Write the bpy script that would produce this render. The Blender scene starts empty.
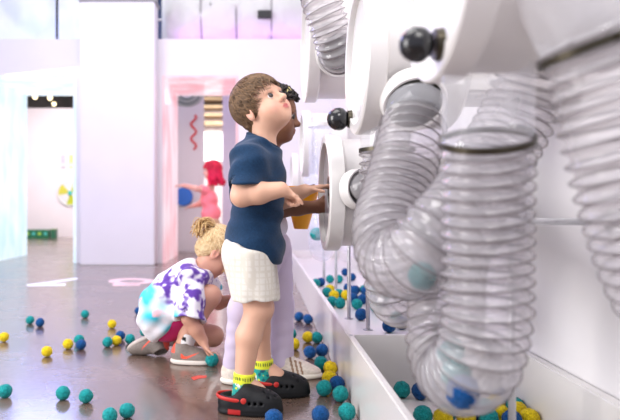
import bpy, bmesh, math, random
import numpy as np
from mathutils import Vector, Matrix
random.seed(7); rng = np.random.default_rng(7)
SC = bpy.context.scene; COL = SC.collection
F = 620.0; VX, VY, CH = 258.0, 205.0, 0.65          # measured: focal length (px), vanishing point, lens height
def P(px, py, Y):                                    # a measured point at a known distance, in metres
    return np.array([(px-VX)*Y/F, Y, CH-(py-VY)*Y/F])
def V(*a): return np.array(a, float)
def unit(v): v = np.asarray(v, float); return v/np.linalg.norm(v)

# ------------------------------------------------------------------ materials
def srgb(r, g, b):
    return tuple(((c/255)/12.92 if c/255 <= .04045 else ((c/255+.055)/1.055)**2.4) for c in (r, g, b))
def nodes(name):
    m = bpy.data.materials.new(name); m.use_nodes = True
    nt = m.node_tree; return m, nt, nt.nodes['Principled BSDF'], nt.nodes['Material Output']
def mat(name, col, rough=.5, metal=0, var=.06, scale=30, bump=0, spec=.5, emit=None, es=0, coat=0, sss=0):
    m, nt, b, out = nodes(name)
    tc = nt.nodes.new('ShaderNodeTexCoord'); nz = nt.nodes.new('ShaderNodeTexNoise')
    nz.inputs['Scale'].default_value = scale; nz.inputs['Detail'].default_value = 3
    nt.links.new(tc.outputs['Object'], nz.inputs['Vector'])
    rp = nt.nodes.new('ShaderNodeValToRGB')
    lo = [max(0, c*(1-var)) for c in col]; hi = [min(1, c*(1+var)) for c in col]
    rp.color_ramp.elements[0].color = (*lo, 1); rp.color_ramp.elements[1].color = (*hi, 1)
    rp.color_ramp.elements[0].position = .3; rp.color_ramp.elements[1].position = .7
    nt.links.new(nz.outputs['Fac'], rp.inputs['Fac']); nt.links.new(rp.outputs['Color'], b.inputs['Base Color'])
    b.inputs['Roughness'].default_value = rough; b.inputs['Metallic'].default_value = metal
    b.inputs['Specular IOR Level'].default_value = spec; b.inputs['Coat Weight'].default_value = coat
    if bump:
        bp = nt.nodes.new('ShaderNodeBump'); bp.inputs['Strength'].default_value = bump; bp.inputs['Distance'].default_value = .01
        nt.links.new(nz.outputs['Fac'], bp.inputs['Height']); nt.links.new(bp.outputs['Normal'], b.inputs['Normal'])
    if emit:
        b.inputs['Emission Color'].default_value = (*emit, 1); b.inputs['Emission Strength'].default_value = es
    return m
def vmat(name, rough=.6, spec=.4, sss=0, bump=0, scale=300, sheen=0):
    m, nt, b, out = nodes(name)
    a = nt.nodes.new('ShaderNodeAttribute'); a.attribute_name = 'Col'
    nt.links.new(a.outputs['Color'], b.inputs['Base Color'])
    b.inputs['Roughness'].default_value = rough; b.inputs['Specular IOR Level'].default_value = spec
    b.inputs['Sheen Weight'].default_value = sheen
    if sss:
        b.inputs['Subsurface Weight'].default_value = sss; b.inputs['Subsurface Scale'].default_value = .006
        b.inputs['Subsurface Radius'].default_value = (1, .45, .3)
    if bump:
        tc = nt.nodes.new('ShaderNodeTexCoord'); nz = nt.nodes.new('ShaderNodeTexNoise'); nz.inputs['Scale'].default_value = scale
        nt.links.new(tc.outputs['Object'], nz.inputs['Vector'])
        bp = nt.nodes.new('ShaderNodeBump'); bp.inputs['Strength'].default_value = bump; bp.inputs['Distance'].default_value = .004
        nt.links.new(nz.outputs['Fac'], bp.inputs['Height']); nt.links.new(bp.outputs['Normal'], b.inputs['Normal'])
    return m
def clear_mat(name, col, alpha, rough=.12, var=.08, scale=20, spec=.6, tint=(1, 1, 1)):
    m, nt, b, out = nodes(name)
    tc = nt.nodes.new('ShaderNodeTexCoord'); nz = nt.nodes.new('ShaderNodeTexNoise'); nz.inputs['Scale'].default_value = scale
    nt.links.new(tc.outputs['Object'], nz.inputs['Vector'])
    b.inputs['Base Color'].default_value = (*col, 1); b.inputs['Roughness'].default_value = rough
    b.inputs['Specular IOR Level'].default_value = spec
    tr = nt.nodes.new('ShaderNodeBsdfTransparent'); tr.inputs['Color'].default_value = (*tint, 1); mx = nt.nodes.new('ShaderNodeMixShader')
    mr = nt.nodes.new('ShaderNodeMapRange'); mr.inputs['From Min'].default_value = .3; mr.inputs['From Max'].default_value = .7
    mr.inputs['To Min'].default_value = alpha-var; mr.inputs['To Max'].default_value = alpha+var
    nt.links.new(nz.outputs['Fac'], mr.inputs['Value']); nt.links.new(mr.outputs['Result'], mx.inputs['Fac'])
    nt.links.new(tr.outputs[0], mx.inputs[1]); nt.links.new(b.outputs[0], mx.inputs[2]); nt.links.new(mx.outputs[0], out.inputs['Surface'])
    return m

# ------------------------------------------------------------------ objects
def meta(o, label=None, cat=None, group=None, kind=None):
    if label: o['label'] = label
    if cat: o['category'] = cat
    if group: o['group'] = group
    if kind: o['kind'] = kind
    return o
def thing(name, loc, label, cat, group=None):
    o = bpy.data.objects.new(name, None); COL.objects.link(o); o.location = Vector(loc); o.empty_display_size = .1
    return meta(o, label, cat, group)
def origin_of(o):
    l = np.zeros(3)
    while o is not None:
        l = l+np.array(o.location); o = o.parent
    return l
def link_mesh(name, verts, faces, m, parent=None, smooth=True, colors=None, loc=None):
    """verts in world metres; the object sits at its parent's base (or at loc)"""
    verts = np.asarray(verts, float)
    base = np.zeros(3)
    if parent is not None: base = origin_of(parent)
    elif loc is not None: base = np.asarray(loc, float)
    me = bpy.data.meshes.new(name)
    vl = verts-base
    fs = np.asarray(faces) if not isinstance(faces, list) else faces
    if isinstance(fs, np.ndarray):
        n = len(fs); k = fs.shape[1]
        me.vertices.add(len(vl)); me.vertices.foreach_set('co', vl.astype(np.float32).ravel())
        me.loops.add(n*k); me.loops.foreach_set('vertex_index', fs.astype(np.int32).ravel())
        me.polygons.add(n); me.polygons.foreach_set('loop_start', np.arange(0, n*k, k, dtype=np.int32))
        me.update(calc_edges=True); me.validate()
    else:
        me.from_pydata([tuple(v) for v in vl], [], fs); me.update()
    me.polygons.foreach_set('use_smooth', [smooth]*len(me.polygons))
    if colors is not None:
        ca = me.color_attributes.new('Col', 'FLOAT_COLOR', 'POINT')
        c4 = np.ones((len(vl), 4), np.float32); c4[:, :3] = np.clip(colors, 0, 1); ca.data.foreach_set('color', c4.ravel())
    if m: me.materials.append(m)
    o = bpy.data.objects.new(name, me); COL.objects.link(o)
    if parent is not None: o.parent = parent
    elif loc is not None: o.location = Vector(base)
    return o
def copy_tree(o, parent=None):
    c = o.copy(); COL.objects.link(c)
    if parent is not None: c.parent = parent
    for ch in list(o.children): copy_tree(ch, c)
    return c
def bm_obj(name, bm, m, parent=None, smooth=False, loc=None):
    bmesh.ops.recalc_face_normals(bm, faces=bm.faces)
    vs = [tuple(v.co) for v in bm.verts]; bm.verts.index_update()
    fs = [[v.index for v in f.verts] for f in bm.faces]; bm.free()
    return link_mesh(name, vs, fs, m, parent, smooth, None, loc)
def bx(bm, lo, hi, bev=0):
    b2 = bmesh.new()
    r = bmesh.ops.create_cube(b2, size=1)
    lo = np.array(lo, float); hi = np.array(hi, float)
    for v in b2.verts: v.co = Vector(((v.co.x+.5)*(hi[0]-lo[0])+lo[0], (v.co.y+.5)*(hi[1]-lo[1])+lo[1], (v.co.z+.5)*(hi[2]-lo[2])+lo[2]))
    if bev: bmesh.ops.bevel(b2, geom=list(b2.edges), offset=bev, segments=2, affect='EDGES')
    me = bpy.data.meshes.new('t'); b2.to_mesh(me); b2.free(); bm.from_mesh(me); bpy.data.meshes.remove(me)
def box_obj(name, lo, hi, m, parent=None, bev=.004, loc=None):
    bm = bmesh.new(); bx(bm, lo, hi, bev); return bm_obj(name, bm, m, parent, False, loc)
def frame_for(d, up=(0, 0, 1)):
    d = unit(d); u = np.array(up, float)
    if abs(d@u) > .95: u = np.array([0, 1., 0])
    a = unit(np.cross(u, d)); b = np.cross(d, a); return a, b, d
def lathe(profile, o, d, n=48):
    """profile (axial, radius) turned about the axis through o along d"""
    a, b, d = frame_for(d); o = np.asarray(o, float); vs = []; fs = []
    th = np.linspace(0, 2*math.pi, n, endpoint=False)
    for (s, r) in profile:
        for t in th: vs.append(o+d*s+(a*math.cos(t)+b*math.sin(t))*max(r, 1e-4))
    for i in range(len(profile)-1):
        for j in range(n): fs.append([i*n+j, i*n+(j+1) % n, (i+1)*n+(j+1) % n, (i+1)*n+j])
    return vs, fs
def lathe_obj(name, profile, o, d, m, parent=None, n=48, smooth=True, loc=None, caps=False):
    vs, fs = lathe(profile, o, d, n)
    if caps: fs.append(list(range(n))[::-1]); fs.append(list(range((len(profile)-1)*n, len(profile)*n)))
    ob = link_mesh(name, vs, fs, m, parent, smooth, None, loc)
    if smooth: edge_split(ob)
    return ob
def edge_split(ob, ang=40):
    md = ob.modifiers.new('edges', 'EDGE_SPLIT'); md.split_angle = math.radians(ang)
def spline(pts, step=.006, closed=False):
    pts = np.asarray(pts, float); n = len(pts); out = []
    ext = np.vstack([2*pts[0]-pts[1], pts, 2*pts[-1]-pts[-2]])
    for i in range(n-1):
        p0, p1, p2, p3 = ext[i:i+4]; m = max(3, int(np.linalg.norm(p2-p1)/step))
        # centripetal Catmull-Rom
        t0 = 0; t1 = t0+np.linalg.norm(p1-p0)**.5; t2 = t1+np.linalg.norm(p2-p1)**.5; t3 = t2+np.linalg.norm(p3-p2)**.5
        for t in np.linspace(t1, t2, m, endpoint=False):
            A1 = (t1-t)/(t1-t0)*p0+(t-t0)/(t1-t0)*p1; A2 = (t2-t)/(t2-t1)*p1+(t-t1)/(t2-t1)*p2; A3 = (t3-t)/(t3-t2)*p2+(t-t2)/(t3-t2)*p3
            B1 = (t2-t)/(t2-t0)*A1+(t-t0)/(t2-t0)*A2; B2 = (t3-t)/(t3-t1)*A2+(t-t1)/(t3-t1)*A3
            out.append((t2-t)/(t2-t1)*B1+(t-t1)/(t2-t1)*B2)
    out.append(pts[-1]); return np.array(out)
def resample(path, step):
    d = np.r_[0, np.cumsum(np.linalg.norm(np.diff(path, axis=0), axis=1))]
    n = max(2, int(d[-1]/step)+1); s = np.linspace(0, d[-1], n)
    return np.stack([np.interp(s, d, path[:, i]) for i in range(3)], 1), s
def frames(path):
    T = np.gradient(path, axis=0); T /= np.linalg.norm(T, axis=1)[:, None]
    a, b, _ = frame_for(T[0]); A = [a]
    for i in range(1, len(path)):
        a = A[-1]-T[i]*(A[-1]@T[i]); A.append(a/np.linalg.norm(a))
    A = np.array(A); return T, A, np.cross(T, A)
def tube_mesh(path, rad, n=10, caps=True, phase=0):
    """swept circle; rad scalar, per-sample array, or (samples, n) array"""
    path = np.asarray(path, float); T, A, B = frames(path); m = len(path)
    rad = np.asarray(rad, float)
    if rad.ndim == 0: rad = np.full((m, n), float(rad))
    elif rad.ndim == 1: rad = np.repeat(rad[:, None], n, 1)
    th = np.arange(n)/n*2*math.pi+phase
    vs = path[:, None]+rad[..., None]*(A[:, None]*np.cos(th)[None, :, None]+B[:, None]*np.sin(th)[None, :, None])
    i = np.arange(m-1)[:, None]; j = np.arange(n)[None]
    q = np.stack([i*n+j, i*n+(j+1) % n, (i+1)*n+(j+1) % n, (i+1)*n+j], -1).reshape(-1, 4)
    vs = vs.reshape(-1, 3); fs = q.tolist()
    if caps: fs.append(list(range(n))[::-1]); fs.append(list(range((m-1)*n, m*n)))
    return vs, fs
def tube_obj(name, path, rad, m, parent=None, n=10, caps=True, loc=None, smooth=True):
    vs, fs = tube_mesh(path, rad, n, caps); o = link_mesh(name, vs, fs, m, parent, smooth, None, loc)
    if caps and smooth: edge_split(o, 50)
    return o

# ------------------------------------------------------------------ noise and implicit surfaces
def vnoise(p, scale, seed=0):
    q = np.asarray(p, float)*scale+seed*17.31; i = np.floor(q).astype(np.int64); f = q-i; f = f*f*(3-2*f)
    def h(a):
        n = (a[..., 0]*374761393+a[..., 1]*668265263+a[..., 2]*2147483647+seed*974711) & 0x7fffffff
        n = ((n ^ (n >> 13))*1274126177) & 0x7fffffff; return ((n ^ (n >> 16)) & 0xffff)/65535.0
    r = 0
    for dx in (0, 1):
        for dy in (0, 1):
            for dz in (0, 1):
                w = (f[..., 0] if dx else 1-f[..., 0])*(f[..., 1] if dy else 1-f[..., 1])*(f[..., 2] if dz else 1-f[..., 2])
                r = r+w*h(i+np.array([dx, dy, dz]))
    return r
BIG = 9.0
def cap(a, b, ra, rb=None):
    a = np.asarray(a, float); b = np.asarray(b, float); rb = ra if rb is None else rb
    def f(X, Y, Z):
        d = b-a; L = max(1e-9, d@d)
        t = np.clip(((X-a[0])*d[0]+(Y-a[1])*d[1]+(Z-a[2])*d[2])/L, 0, 1)
        return np.sqrt((X-a[0]-t*d[0])**2+(Y-a[1]-t*d[1])**2+(Z-a[2]-t*d[2])**2)-(ra+(rb-ra)*t)
    r = max(ra, rb); return f, np.minimum(a, b)-r, np.maximum(a, b)+r
def ell(c, r, R=None):
    c = np.asarray(c, float); r = np.asarray(r, float); R = np.eye(3) if R is None else np.asarray(R, float)   # columns = axes
    def f(X, Y, Z):
        x, y, z = X-c[0], Y-c[1], Z-c[2]
        q = [(x*R[0, i]+y*R[1, i]+z*R[2, i])/r[i] for i in range(3)]
        k0 = np.sqrt(q[0]**2+q[1]**2+q[2]**2); k1 = np.sqrt((q[0]/r[0])**2+(q[1]/r[1])**2+(q[2]/r[2])**2)
        return k0*(k0-1)/np.maximum(k1, 1e-6)
    m = r.max() if not np.allclose(R, np.eye(3)) else r
    return f, c-m, c+m
def rbox(c, hs, rd, R=None):
    c = np.asarray(c, float); hs = np.asarray(hs, float); R = np.eye(3) if R is None else np.asarray(R, float)
    def f(X, Y, Z):
        x, y, z = X-c[0], Y-c[1], Z-c[2]
        q = [np.abs(x*R[0, i]+y*R[1, i]+z*R[2, i])-hs[i]+rd for i in range(3)]
        return np.sqrt(sum(np.maximum(v, 0)**2 for v in q))+np.minimum(np.maximum(np.maximum(q[0], q[1]), q[2]), 0)-rd
    m = np.linalg.norm(hs); return f, c-m, c+m
def plane(pt, n):                                    # keeps the side the normal points away from
    pt = np.asarray(pt, float); n = unit(n)
    return (lambda X, Y, Z: (X-pt[0])*n[0]+(Y-pt[1])*n[1]+(Z-pt[2])*n[2]), None, None
def smin(a, b, k):
    if k <= 0: return np.minimum(a, b)
    h = np.maximum(k-np.abs(a-b), 0)/k; return np.minimum(a, b)-h*h*k*.25
def evalf(ops, X, Y, Z):
    f = None
    for (mode, k, pr) in ops:
        d = pr[0](X, Y, Z)
        if f is None: f = d
        elif mode == 'u': f = smin(f, d, k)
        elif mode == 's': f = -smin(-f, d, k)
        elif mode == 'i': f = -smin(-f, -d, k)
    return f
def group(ops):
    lo = np.min([o[2][1] for o in ops if o[0] == 'u'], axis=0); hi = np.max([o[2][2] for o in ops if o[0] == 'u'], axis=0)
    return (lambda X, Y, Z: evalf(ops, X, Y, Z)), lo, hi
def sdf_mesh(ops, h, warp=None):
    lo = np.min([o[2][1] for o in ops if o[0] == 'u'], axis=0)-3*h; hi = np.max([o[2][2] for o in ops if o[0] == 'u'], axis=0)+3*h
    ax = [np.arange(lo[i], hi[i]+h, h, dtype=np.float32) for i in range(3)]
    X, Y, Z = np.meshgrid(*ax, indexing='ij')
    f = evalf(ops, X, Y, Z)
    if warp is not None: f = f+warp(X, Y, Z).astype(np.float32)
    f[0] = f[-1] = 1; f[:, 0] = f[:, -1] = 1; f[:, :, 0] = f[:, :, -1] = 1
    s = f < 0
    cs = sum(s[dx:s.shape[0]-1+dx, dy:s.shape[1]-1+dy, dz:s.shape[2]-1+dz].astype(np.int8) for dx in (0, 1) for dy in (0, 1) for dz in (0, 1))
    mask = (cs > 0) & (cs < 8); idx = np.full(mask.shape, -1, np.int64); C = np.argwhere(mask); idx[mask] = np.arange(len(C))
    acc = np.zeros((len(C), 3)); cnt = np.zeros(len(C))
    cor = {(a, b, c): f[C[:, 0]+a, C[:, 1]+b, C[:, 2]+c] for a in (0, 1) for b in (0, 1) for c in (0, 1)}
    for axx in range(3):
        o1, o2 = [i for i in range(3) if i != axx]
        for u in (0, 1):
            for v in (0, 1):
                k0 = [0, 0, 0]; k0[o1] = u; k0[o2] = v; k1 = list(k0); k1[axx] = 1
                a = cor[tuple(k0)]; b = cor[tuple(k1)]; x = (a < 0) != (b < 0)
                t = np.where(x, a/np.where(x, a-b, 1), 0)
                for q in range(3): acc[:, q] += np.where(x, (t if q == axx else k0[q]), 0)
                cnt += x
    vs = (C+acc/cnt[:, None])*h+np.array([a[0] for a in ax])
    fs = []
    for axx in range(3):
        sl0 = [slice(None)]*3; sl1 = [slice(None)]*3; sl0[axx] = slice(0, -1); sl1[axx] = slice(1, None)
        x = s[tuple(sl0)] != s[tuple(sl1)]; E = np.argwhere(x)
        o1, o2 = [(1, 2), (2, 0), (0, 1)][axx]
        E = E[(E[:, o1] > 0) & (E[:, o2] > 0)]
        ins = s[E[:, 0], E[:, 1], E[:, 2]]
        def cell(d1, d2):
            q = E.copy(); q[:, o1] += d1; q[:, o2] += d2; return idx[q[:, 0], q[:, 1], q[:, 2]]
        q = np.stack([cell(-1, -1), cell(0, -1), cell(0, 0), cell(-1, 0)], 1)
        q[~ins] = q[~ins][:, ::-1]; fs.append(q)
    fs = np.vstack(fs); fs = fs[(fs >= 0).all(1)]
    # light relaxation
    for _ in range(2):
        nb = np.zeros_like(vs); c = np.zeros(len(vs))
        for a, b in ((0, 1), (1, 2), (2, 3), (3, 0)):
            np.add.at(nb, fs[:, a], vs[fs[:, b]]); np.add.at(c, fs[:, a], 1); np.add.at(nb, fs[:, b], vs[fs[:, a]]); np.add.at(c, fs[:, b], 1)
        vs = vs*.6+.4*nb/np.maximum(c, 1)[:, None]
    return vs, fs
def U(*prims, k=.01): return [('u', k, p) for p in prims]
def folds(amp, dirs, seed=0):
    """cloth creases: a few warped waves"""
    def w(X, Y, Z):
        r = 0
        for i, (d, fr) in enumerate(dirs):
            d = unit(d); s = X*d[0]+Y*d[1]+Z*d[2]
            wob = .012*np.sin(X*31+i)+.012*np.sin(Z*27+2*i+seed)+.01*np.sin(Y*35+seed)
            r = r+np.sin((s+wob)*fr+i*1.7+seed)
        return amp*r/len(dirs)
    return w
# ------------------------------------------------------------------ the room
M = {}
M['wall_lit'] = mat('wall_paint_lit', (.84, .82, .82), .55, var=.015, scale=4)  # wall paint lightened so the right wall reads as strongly lit
M['wall'] = mat('white_wall_paint', (.73, .71, .735), .55, var=.015, scale=4)
M['lav'] = mat('lavender_wall_paint', (.74, .70, .84), .6, var=.02, scale=3)
M['pinkwall'] = mat('pale_pink_wall_paint', (.84, .76, .76), .6, var=.02, scale=3)
M['white'] = mat('white_lacquer', (.74, .715, .69), .28, var=.015, scale=6, coat=.2)
M['plastic'] = mat('white_plastic', (.74, .72, .70), .35, var=.015, scale=8)
M['steel'] = mat('brushed_steel', (.55, .55, .57), .32, metal=1, var=.06, scale=60)
M['black'] = mat('black_plastic', (.012, .012, .013), .18, var=.2, scale=80)
M['dark'] = mat('dark_rubber', (.03, .03, .028), .6, var=.2)
M['grey'] = mat('grey_steel_beam', (.33, .33, .33), .5, var=.1)
M['navy'] = mat('navy_paint', (.02, .05, .14), .4)
def floor_mat():
    m, nt, b, out = nodes('polished_concrete'); N = nt.nodes; L = nt.links
    tc = N.new('ShaderNodeTexCoord')
    def noise(s, d=6, rough=.6):
        n = N.new('ShaderNodeTexNoise'); n.inputs['Scale'].default_value = s; n.inputs['Detail'].default_value = d
        n.inputs['Roughness'].default_value = rough; L.new(tc.outputs['Object'], n.inputs['Vector']); return n
    n1 = noise(1.6, 8, .65); n2 = noise(40, 4, .7)
    r1 = N.new('ShaderNodeValToRGB'); e = r1.color_ramp.elements
    e[0].position = .32; e[0].color = (.095, .058, .042, 1); e[1].position = .68; e[1].color = (.215, .145, .112, 1)
    L.new(n1.outputs['Fac'], r1.inputs['Fac'])
    r2 = N.new('ShaderNodeValToRGB'); e = r2.color_ramp.elements
    e[0].position = .35; e[0].color = (.78, .78, .78, 1); e[1].position = .7; e[1].color = (1.12, 1.1, 1.08, 1)
    L.new(n2.outputs['Fac'], r2.inputs['Fac'])
    mx = N.new('ShaderNodeMix'); mx.data_type = 'RGBA'; mx.blend_type = 'MULTIPLY'; mx.inputs['Factor'].default_value = 1
    L.new(r1.outputs['Color'], mx.inputs['A']); L.new(r2.outputs['Color'], mx.inputs['B'])
    vo = N.new('ShaderNodeTexVoronoi'); vo.feature = 'DISTANCE_TO_EDGE'; vo.inputs['Scale'].default_value = .55
    dn = N.new('ShaderNodeMix'); dn.data_type = 'RGBA'; dn.inputs['Factor'].default_value = .12
    L.new(tc.outputs['Object'], dn.inputs['A']); L.new(n1.outputs['Color'], dn.inputs['B']); L.new(dn.outputs['Result'], vo.inputs['Vector'])
    r3 = N.new('ShaderNodeValToRGB'); e = r3.color_ramp.elements
    e[0].position = 0; e[0].color = (.55, .5, .48, 1); e[1].position = .006; e[1].color = (1, 1, 1, 1)
    L.new(vo.outputs['Distance'], r3.inputs['Fac'])
    mx2 = N.new('ShaderNodeMix'); mx2.data_type = 'RGBA'; mx2.blend_type = 'MULTIPLY'; mx2.inputs['Factor'].default_value = .8
    L.new(mx.outputs['Result'], mx2.inputs['A']); L.new(r3.outputs['Color'], mx2.inputs['B'])
    L.new(mx2.outputs['Result'], b.inputs['Base Color'])
    mr = N.new('ShaderNodeMapRange'); mr.inputs['To Min'].default_value = .16; mr.inputs['To Max'].default_value = .38
    L.new(n1.outputs['Fac'], mr.inputs['Value']); L.new(mr.outputs['Result'], b.inputs['Roughness'])
    b.inputs['Specular IOR Level'].default_value = .95; b.inputs['Coat Weight'].default_value = .45; b.inputs['Coat Roughness'].default_value = .14
    bp = N.new('ShaderNodeBump'); bp.inputs['Strength'].default_value = .05; bp.inputs['Distance'].default_value = .01
    L.new(n2.outputs['Fac'], bp.inputs['Height']); L.new(bp.outputs['Normal'], b.inputs['Normal'])
    return m
M['floor'] = floor_mat()
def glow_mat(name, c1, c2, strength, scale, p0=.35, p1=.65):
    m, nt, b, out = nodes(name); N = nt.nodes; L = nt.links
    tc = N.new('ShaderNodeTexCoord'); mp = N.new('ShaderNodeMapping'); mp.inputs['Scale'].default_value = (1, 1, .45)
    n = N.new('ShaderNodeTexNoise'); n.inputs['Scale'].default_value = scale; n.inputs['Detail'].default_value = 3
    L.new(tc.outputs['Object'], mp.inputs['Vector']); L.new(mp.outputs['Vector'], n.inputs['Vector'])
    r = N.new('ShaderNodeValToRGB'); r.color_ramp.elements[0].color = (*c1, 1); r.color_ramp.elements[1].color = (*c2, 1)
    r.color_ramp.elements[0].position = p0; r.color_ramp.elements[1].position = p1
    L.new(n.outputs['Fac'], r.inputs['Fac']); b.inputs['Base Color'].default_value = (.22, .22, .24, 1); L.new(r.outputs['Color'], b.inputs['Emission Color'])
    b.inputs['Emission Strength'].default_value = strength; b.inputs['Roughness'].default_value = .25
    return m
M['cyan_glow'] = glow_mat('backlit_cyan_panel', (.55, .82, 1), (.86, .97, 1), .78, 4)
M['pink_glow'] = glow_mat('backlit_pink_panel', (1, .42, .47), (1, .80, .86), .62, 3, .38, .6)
def structure(o): o['kind'] = 'structure'; return o
YB = 6.95
structure(box_obj('floor', (-7, -1.5, -.12), (4, 17, 0), M['floor'], bev=0))
structure(box_obj('wall_right', (.82, -.6, 0), (.95, YB, 3.5), M['wall_lit'], bev=0))
# back wall with two deep lit doorways
bm = bmesh.new()
for lo, hi in (((-7, YB, 0), (-3.03, YB+.16, 2.1)), ((-2.04, YB, 0), (-1.07, YB+.16, 2.1)), ((-.22, YB, 0), (3, YB+.16, 2.1)), ((-7, YB, 2.1), (3, YB+.16, 2.51))): bx(bm, lo, hi)
structure(bm_obj('wall_back', bm, M['wall']))
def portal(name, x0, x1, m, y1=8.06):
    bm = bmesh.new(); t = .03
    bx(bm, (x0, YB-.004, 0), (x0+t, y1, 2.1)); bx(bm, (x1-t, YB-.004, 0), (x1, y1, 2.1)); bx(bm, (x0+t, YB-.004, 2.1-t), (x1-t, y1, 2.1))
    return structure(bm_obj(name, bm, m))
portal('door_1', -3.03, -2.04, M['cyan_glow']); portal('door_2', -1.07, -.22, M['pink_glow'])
# white column in front of the wall and the steel beam that lies on it
col = structure(box_obj('wall_column', (-1.925, 6.70, 0), (-1.12, YB, 2.85), M['wall'], bev=.008))
bmm = thing('steel_beam', (-1.5, 6.9, 2.852), 'grey steel beam lying on top of the white column', 'beam')
box_obj('beam_flange', (-1.94, 6.685, 2.852), (-1.105, 7.0, 2.88), M['grey'], bmm); box_obj('beam_web', (-1.94, 6.79, 2.88), (-1.105, 6.85, 3.05), M['grey'], bmm)
box_obj('beam_flange', (-1.94, 6.685, 3.05), (-1.105, 7.0, 3.08), M['grey'], bmm)
# ------------------ rooms behind the doorways
FY = 12.6
structure(box_obj('wall_far', (-7, FY, 0), (-1.75, FY+.12, 2.62), M['pinkwall'], bev=0))
structure(box_obj('wall_divider', (-1.86, 8.06, 0), (-1.74, FY, 2.62), M['pinkwall'], bev=0))
structure(box_obj('wall_end', (-7, 15, 0), (3, 15.1, 3.9), mat('dark_end_wall', (.10, .085, .075), .8, var=.5, scale=2), bev=0))
structure(box_obj('ceiling', (-7, 8.9, 3.9), (3, 15, 4.0), mat('dark_ceiling', (.09, .075, .07), .8, var=.4, scale=2), bev=0))
structure(box_obj('wall_partition', (-.50, 8.72, 0), (3, 8.84, 2.45), M['lav'], bev=0))
structure(box_obj('wall_window', (-1.74, FY, 0), (3, FY+.12, 2.62), M['pinkwall'], bev=0))
w = structure(box_obj('window_1', (-1.25, FY-.03, 1.55), (-.55, FY-.005, 2.12), mat('bright_window_glass', (.9, .93, .95), .2, emit=(1, 1, .96), es=1.6), bev=0))
bm = bmesh.new()
for a in ((-1.29, 1.51, -.51, 1.55), (-1.29, 2.12, -.51, 2.16), (-1.29, 1.55, -1.25, 2.12), (-.55, 1.55, -.51, 2.12)): bx(bm, (a[0], FY-.05, a[1]), (a[2], FY-.002, a[3]))
structure(bm_obj('trim_1', bm, M['white']))
# slatted shelf seen high up through the doorway
sl = thing('slatted_timber_rack', (-.9, 12.3, 2.2), 'pale timber slatted rack high on the far wall through the pink doorway', 'rack')
wood = mat('pale_timber', (.62, .45, .26), .6, var=.2, scale=8)
for z in (2.24, 2.40, 2.56, 2.72): box_obj('slat', (-1.3, 12.2, z), (-.5, 12.56, z+.06), wood, sl)
for x in (-1.28, -.56): box_obj('upright', (x, 12.5, 2.2), (x+.05, 12.58, 2.86), wood, sl)
# white panel with red squiggle and arcs
pan = thing('white_display_panel', (-.95, 8.66, 0), 'tall white display panel behind the pink doorway with a red squiggle on it', 'panel')
box_obj('board', (-1.16, 8.62, 0), (-.755, 8.70, 2.44), M['wall'], pan)
zs = np.linspace(1.42, 1.90, 60); sq = np.stack([-.895+.035*np.sin((zs-1.42)*2*math.pi/.2), np.full(60, 8.610), zs], 1)
meta(tube_obj('squiggle', sq, .014, mat('red_paint', (.72, .04, .05), .5), pan, 8), 'wavy red squiggle')
for i, r in enumerate((.10, .14, .18, .22)):
    t = np.linspace(math.pi*1.0, math.pi*2.0, 30); ap = np.stack([-.99+r*np.cos(t), np.full(30, 8.612), 2.20+.8*r*np.sin(t)], 1)
    tube_obj('arc_stripe', ap, .013, mat('grey_green_paint', ((.18, .25, .22), (.45, .5, .45))[i % 2], .5), pan, 6)
bd = lathe_obj('blue_disc', [(0, 0), (0, .118), (.03, .128), (.06, .118), (.065, 0)], (-1.03, 8.61, .765), (0, -1, 0), mat('blue_foam', (.03, .17, .62), .6))
meta(bd, 'round blue disc mounted low on the white display panel', 'disc')
# spin wheel on the far wall
wy = FY-.001; wc = P(70.5, 193, wy); rW = .27
wh = thing('spin_wheel', wc, 'yellow-green and white spin wheel on the far wall through the left doorway', 'wheel')
lathe_obj('rim', [(0, 0), (0, rW), (.03, rW), (.035, rW-.03), (.02, rW-.035), (.02, 0)], wc, (0, -1, 0), M['plastic'], wh)
ygs = [mat('lime_paint', (.50, .55, .03), .5), mat('olive_paint', (.62, .58, .06), .5)]
for i in range(6):
    t = np.linspace(i*math.pi/3+.2, (i+1)*math.pi/3+.2, 9)
    vs = [wc+V(0, -.024, 0)]+[wc+V((rW-.033)*math.cos(a), -.024, (rW-.033)*math.sin(a)) for a in t]; vs += [v+V(0, .006, 0) for v in vs]
    n = len(t)+1; fs = [list(range(n)), list(range(n, 2*n))[::-1]]+[[j, (j+1) % n, n+(j+1) % n, n+j] for j in range(n)]
    link_mesh('sector', vs, fs, (ygs[(i//2) % 2] if i % 2 == 0 else M['plastic']), wh, False)
lathe_obj('hub', [(.024, 0), (.024, .045), (.05, .04), (.06, 0)], wc, (0, -1, 0), mat('teal_hub', (.0, .45, .42), .4), wh)
for (x0, x1, c, lb) in ((61, 65.5, (.55, .52, .58), 'small grey card on the far wall above the spin wheel'), (69.5, 75, (.62, .68, .25), 'small lime card on the far wall above the spin wheel')):
    a, b = P(x0, 168, FY), P(x1, 155, FY); t = thing('wall_card', (a[0], FY-.01, a[2]), lb, 'card')
    box_obj('card', (a[0], FY-.02, a[2]), (b[0], FY-.001, b[2]), mat('card_paint', c, .5), t, .002); box_obj('card_strip', (a[0]+.01, FY-.026, a[2]+.03), (b[0]-.01, FY-.019, a[2]+.09), M['plastic'], t, .002)
gb = thing('green_bench_box', P(42, 237, 12.2)*V(1, 1, 0), 'low dark green box with round pale dots by the far wall', 'box')
b0 = P(27, 236, 12.2); b1 = P(51, 229.5, 12.2)
box_obj('body', (b0[0], 12.05, 0.0), (b1[0], 12.3, b1[2]), mat('dark_green_paint', (.02, .16, .07), .5), gb)
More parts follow.
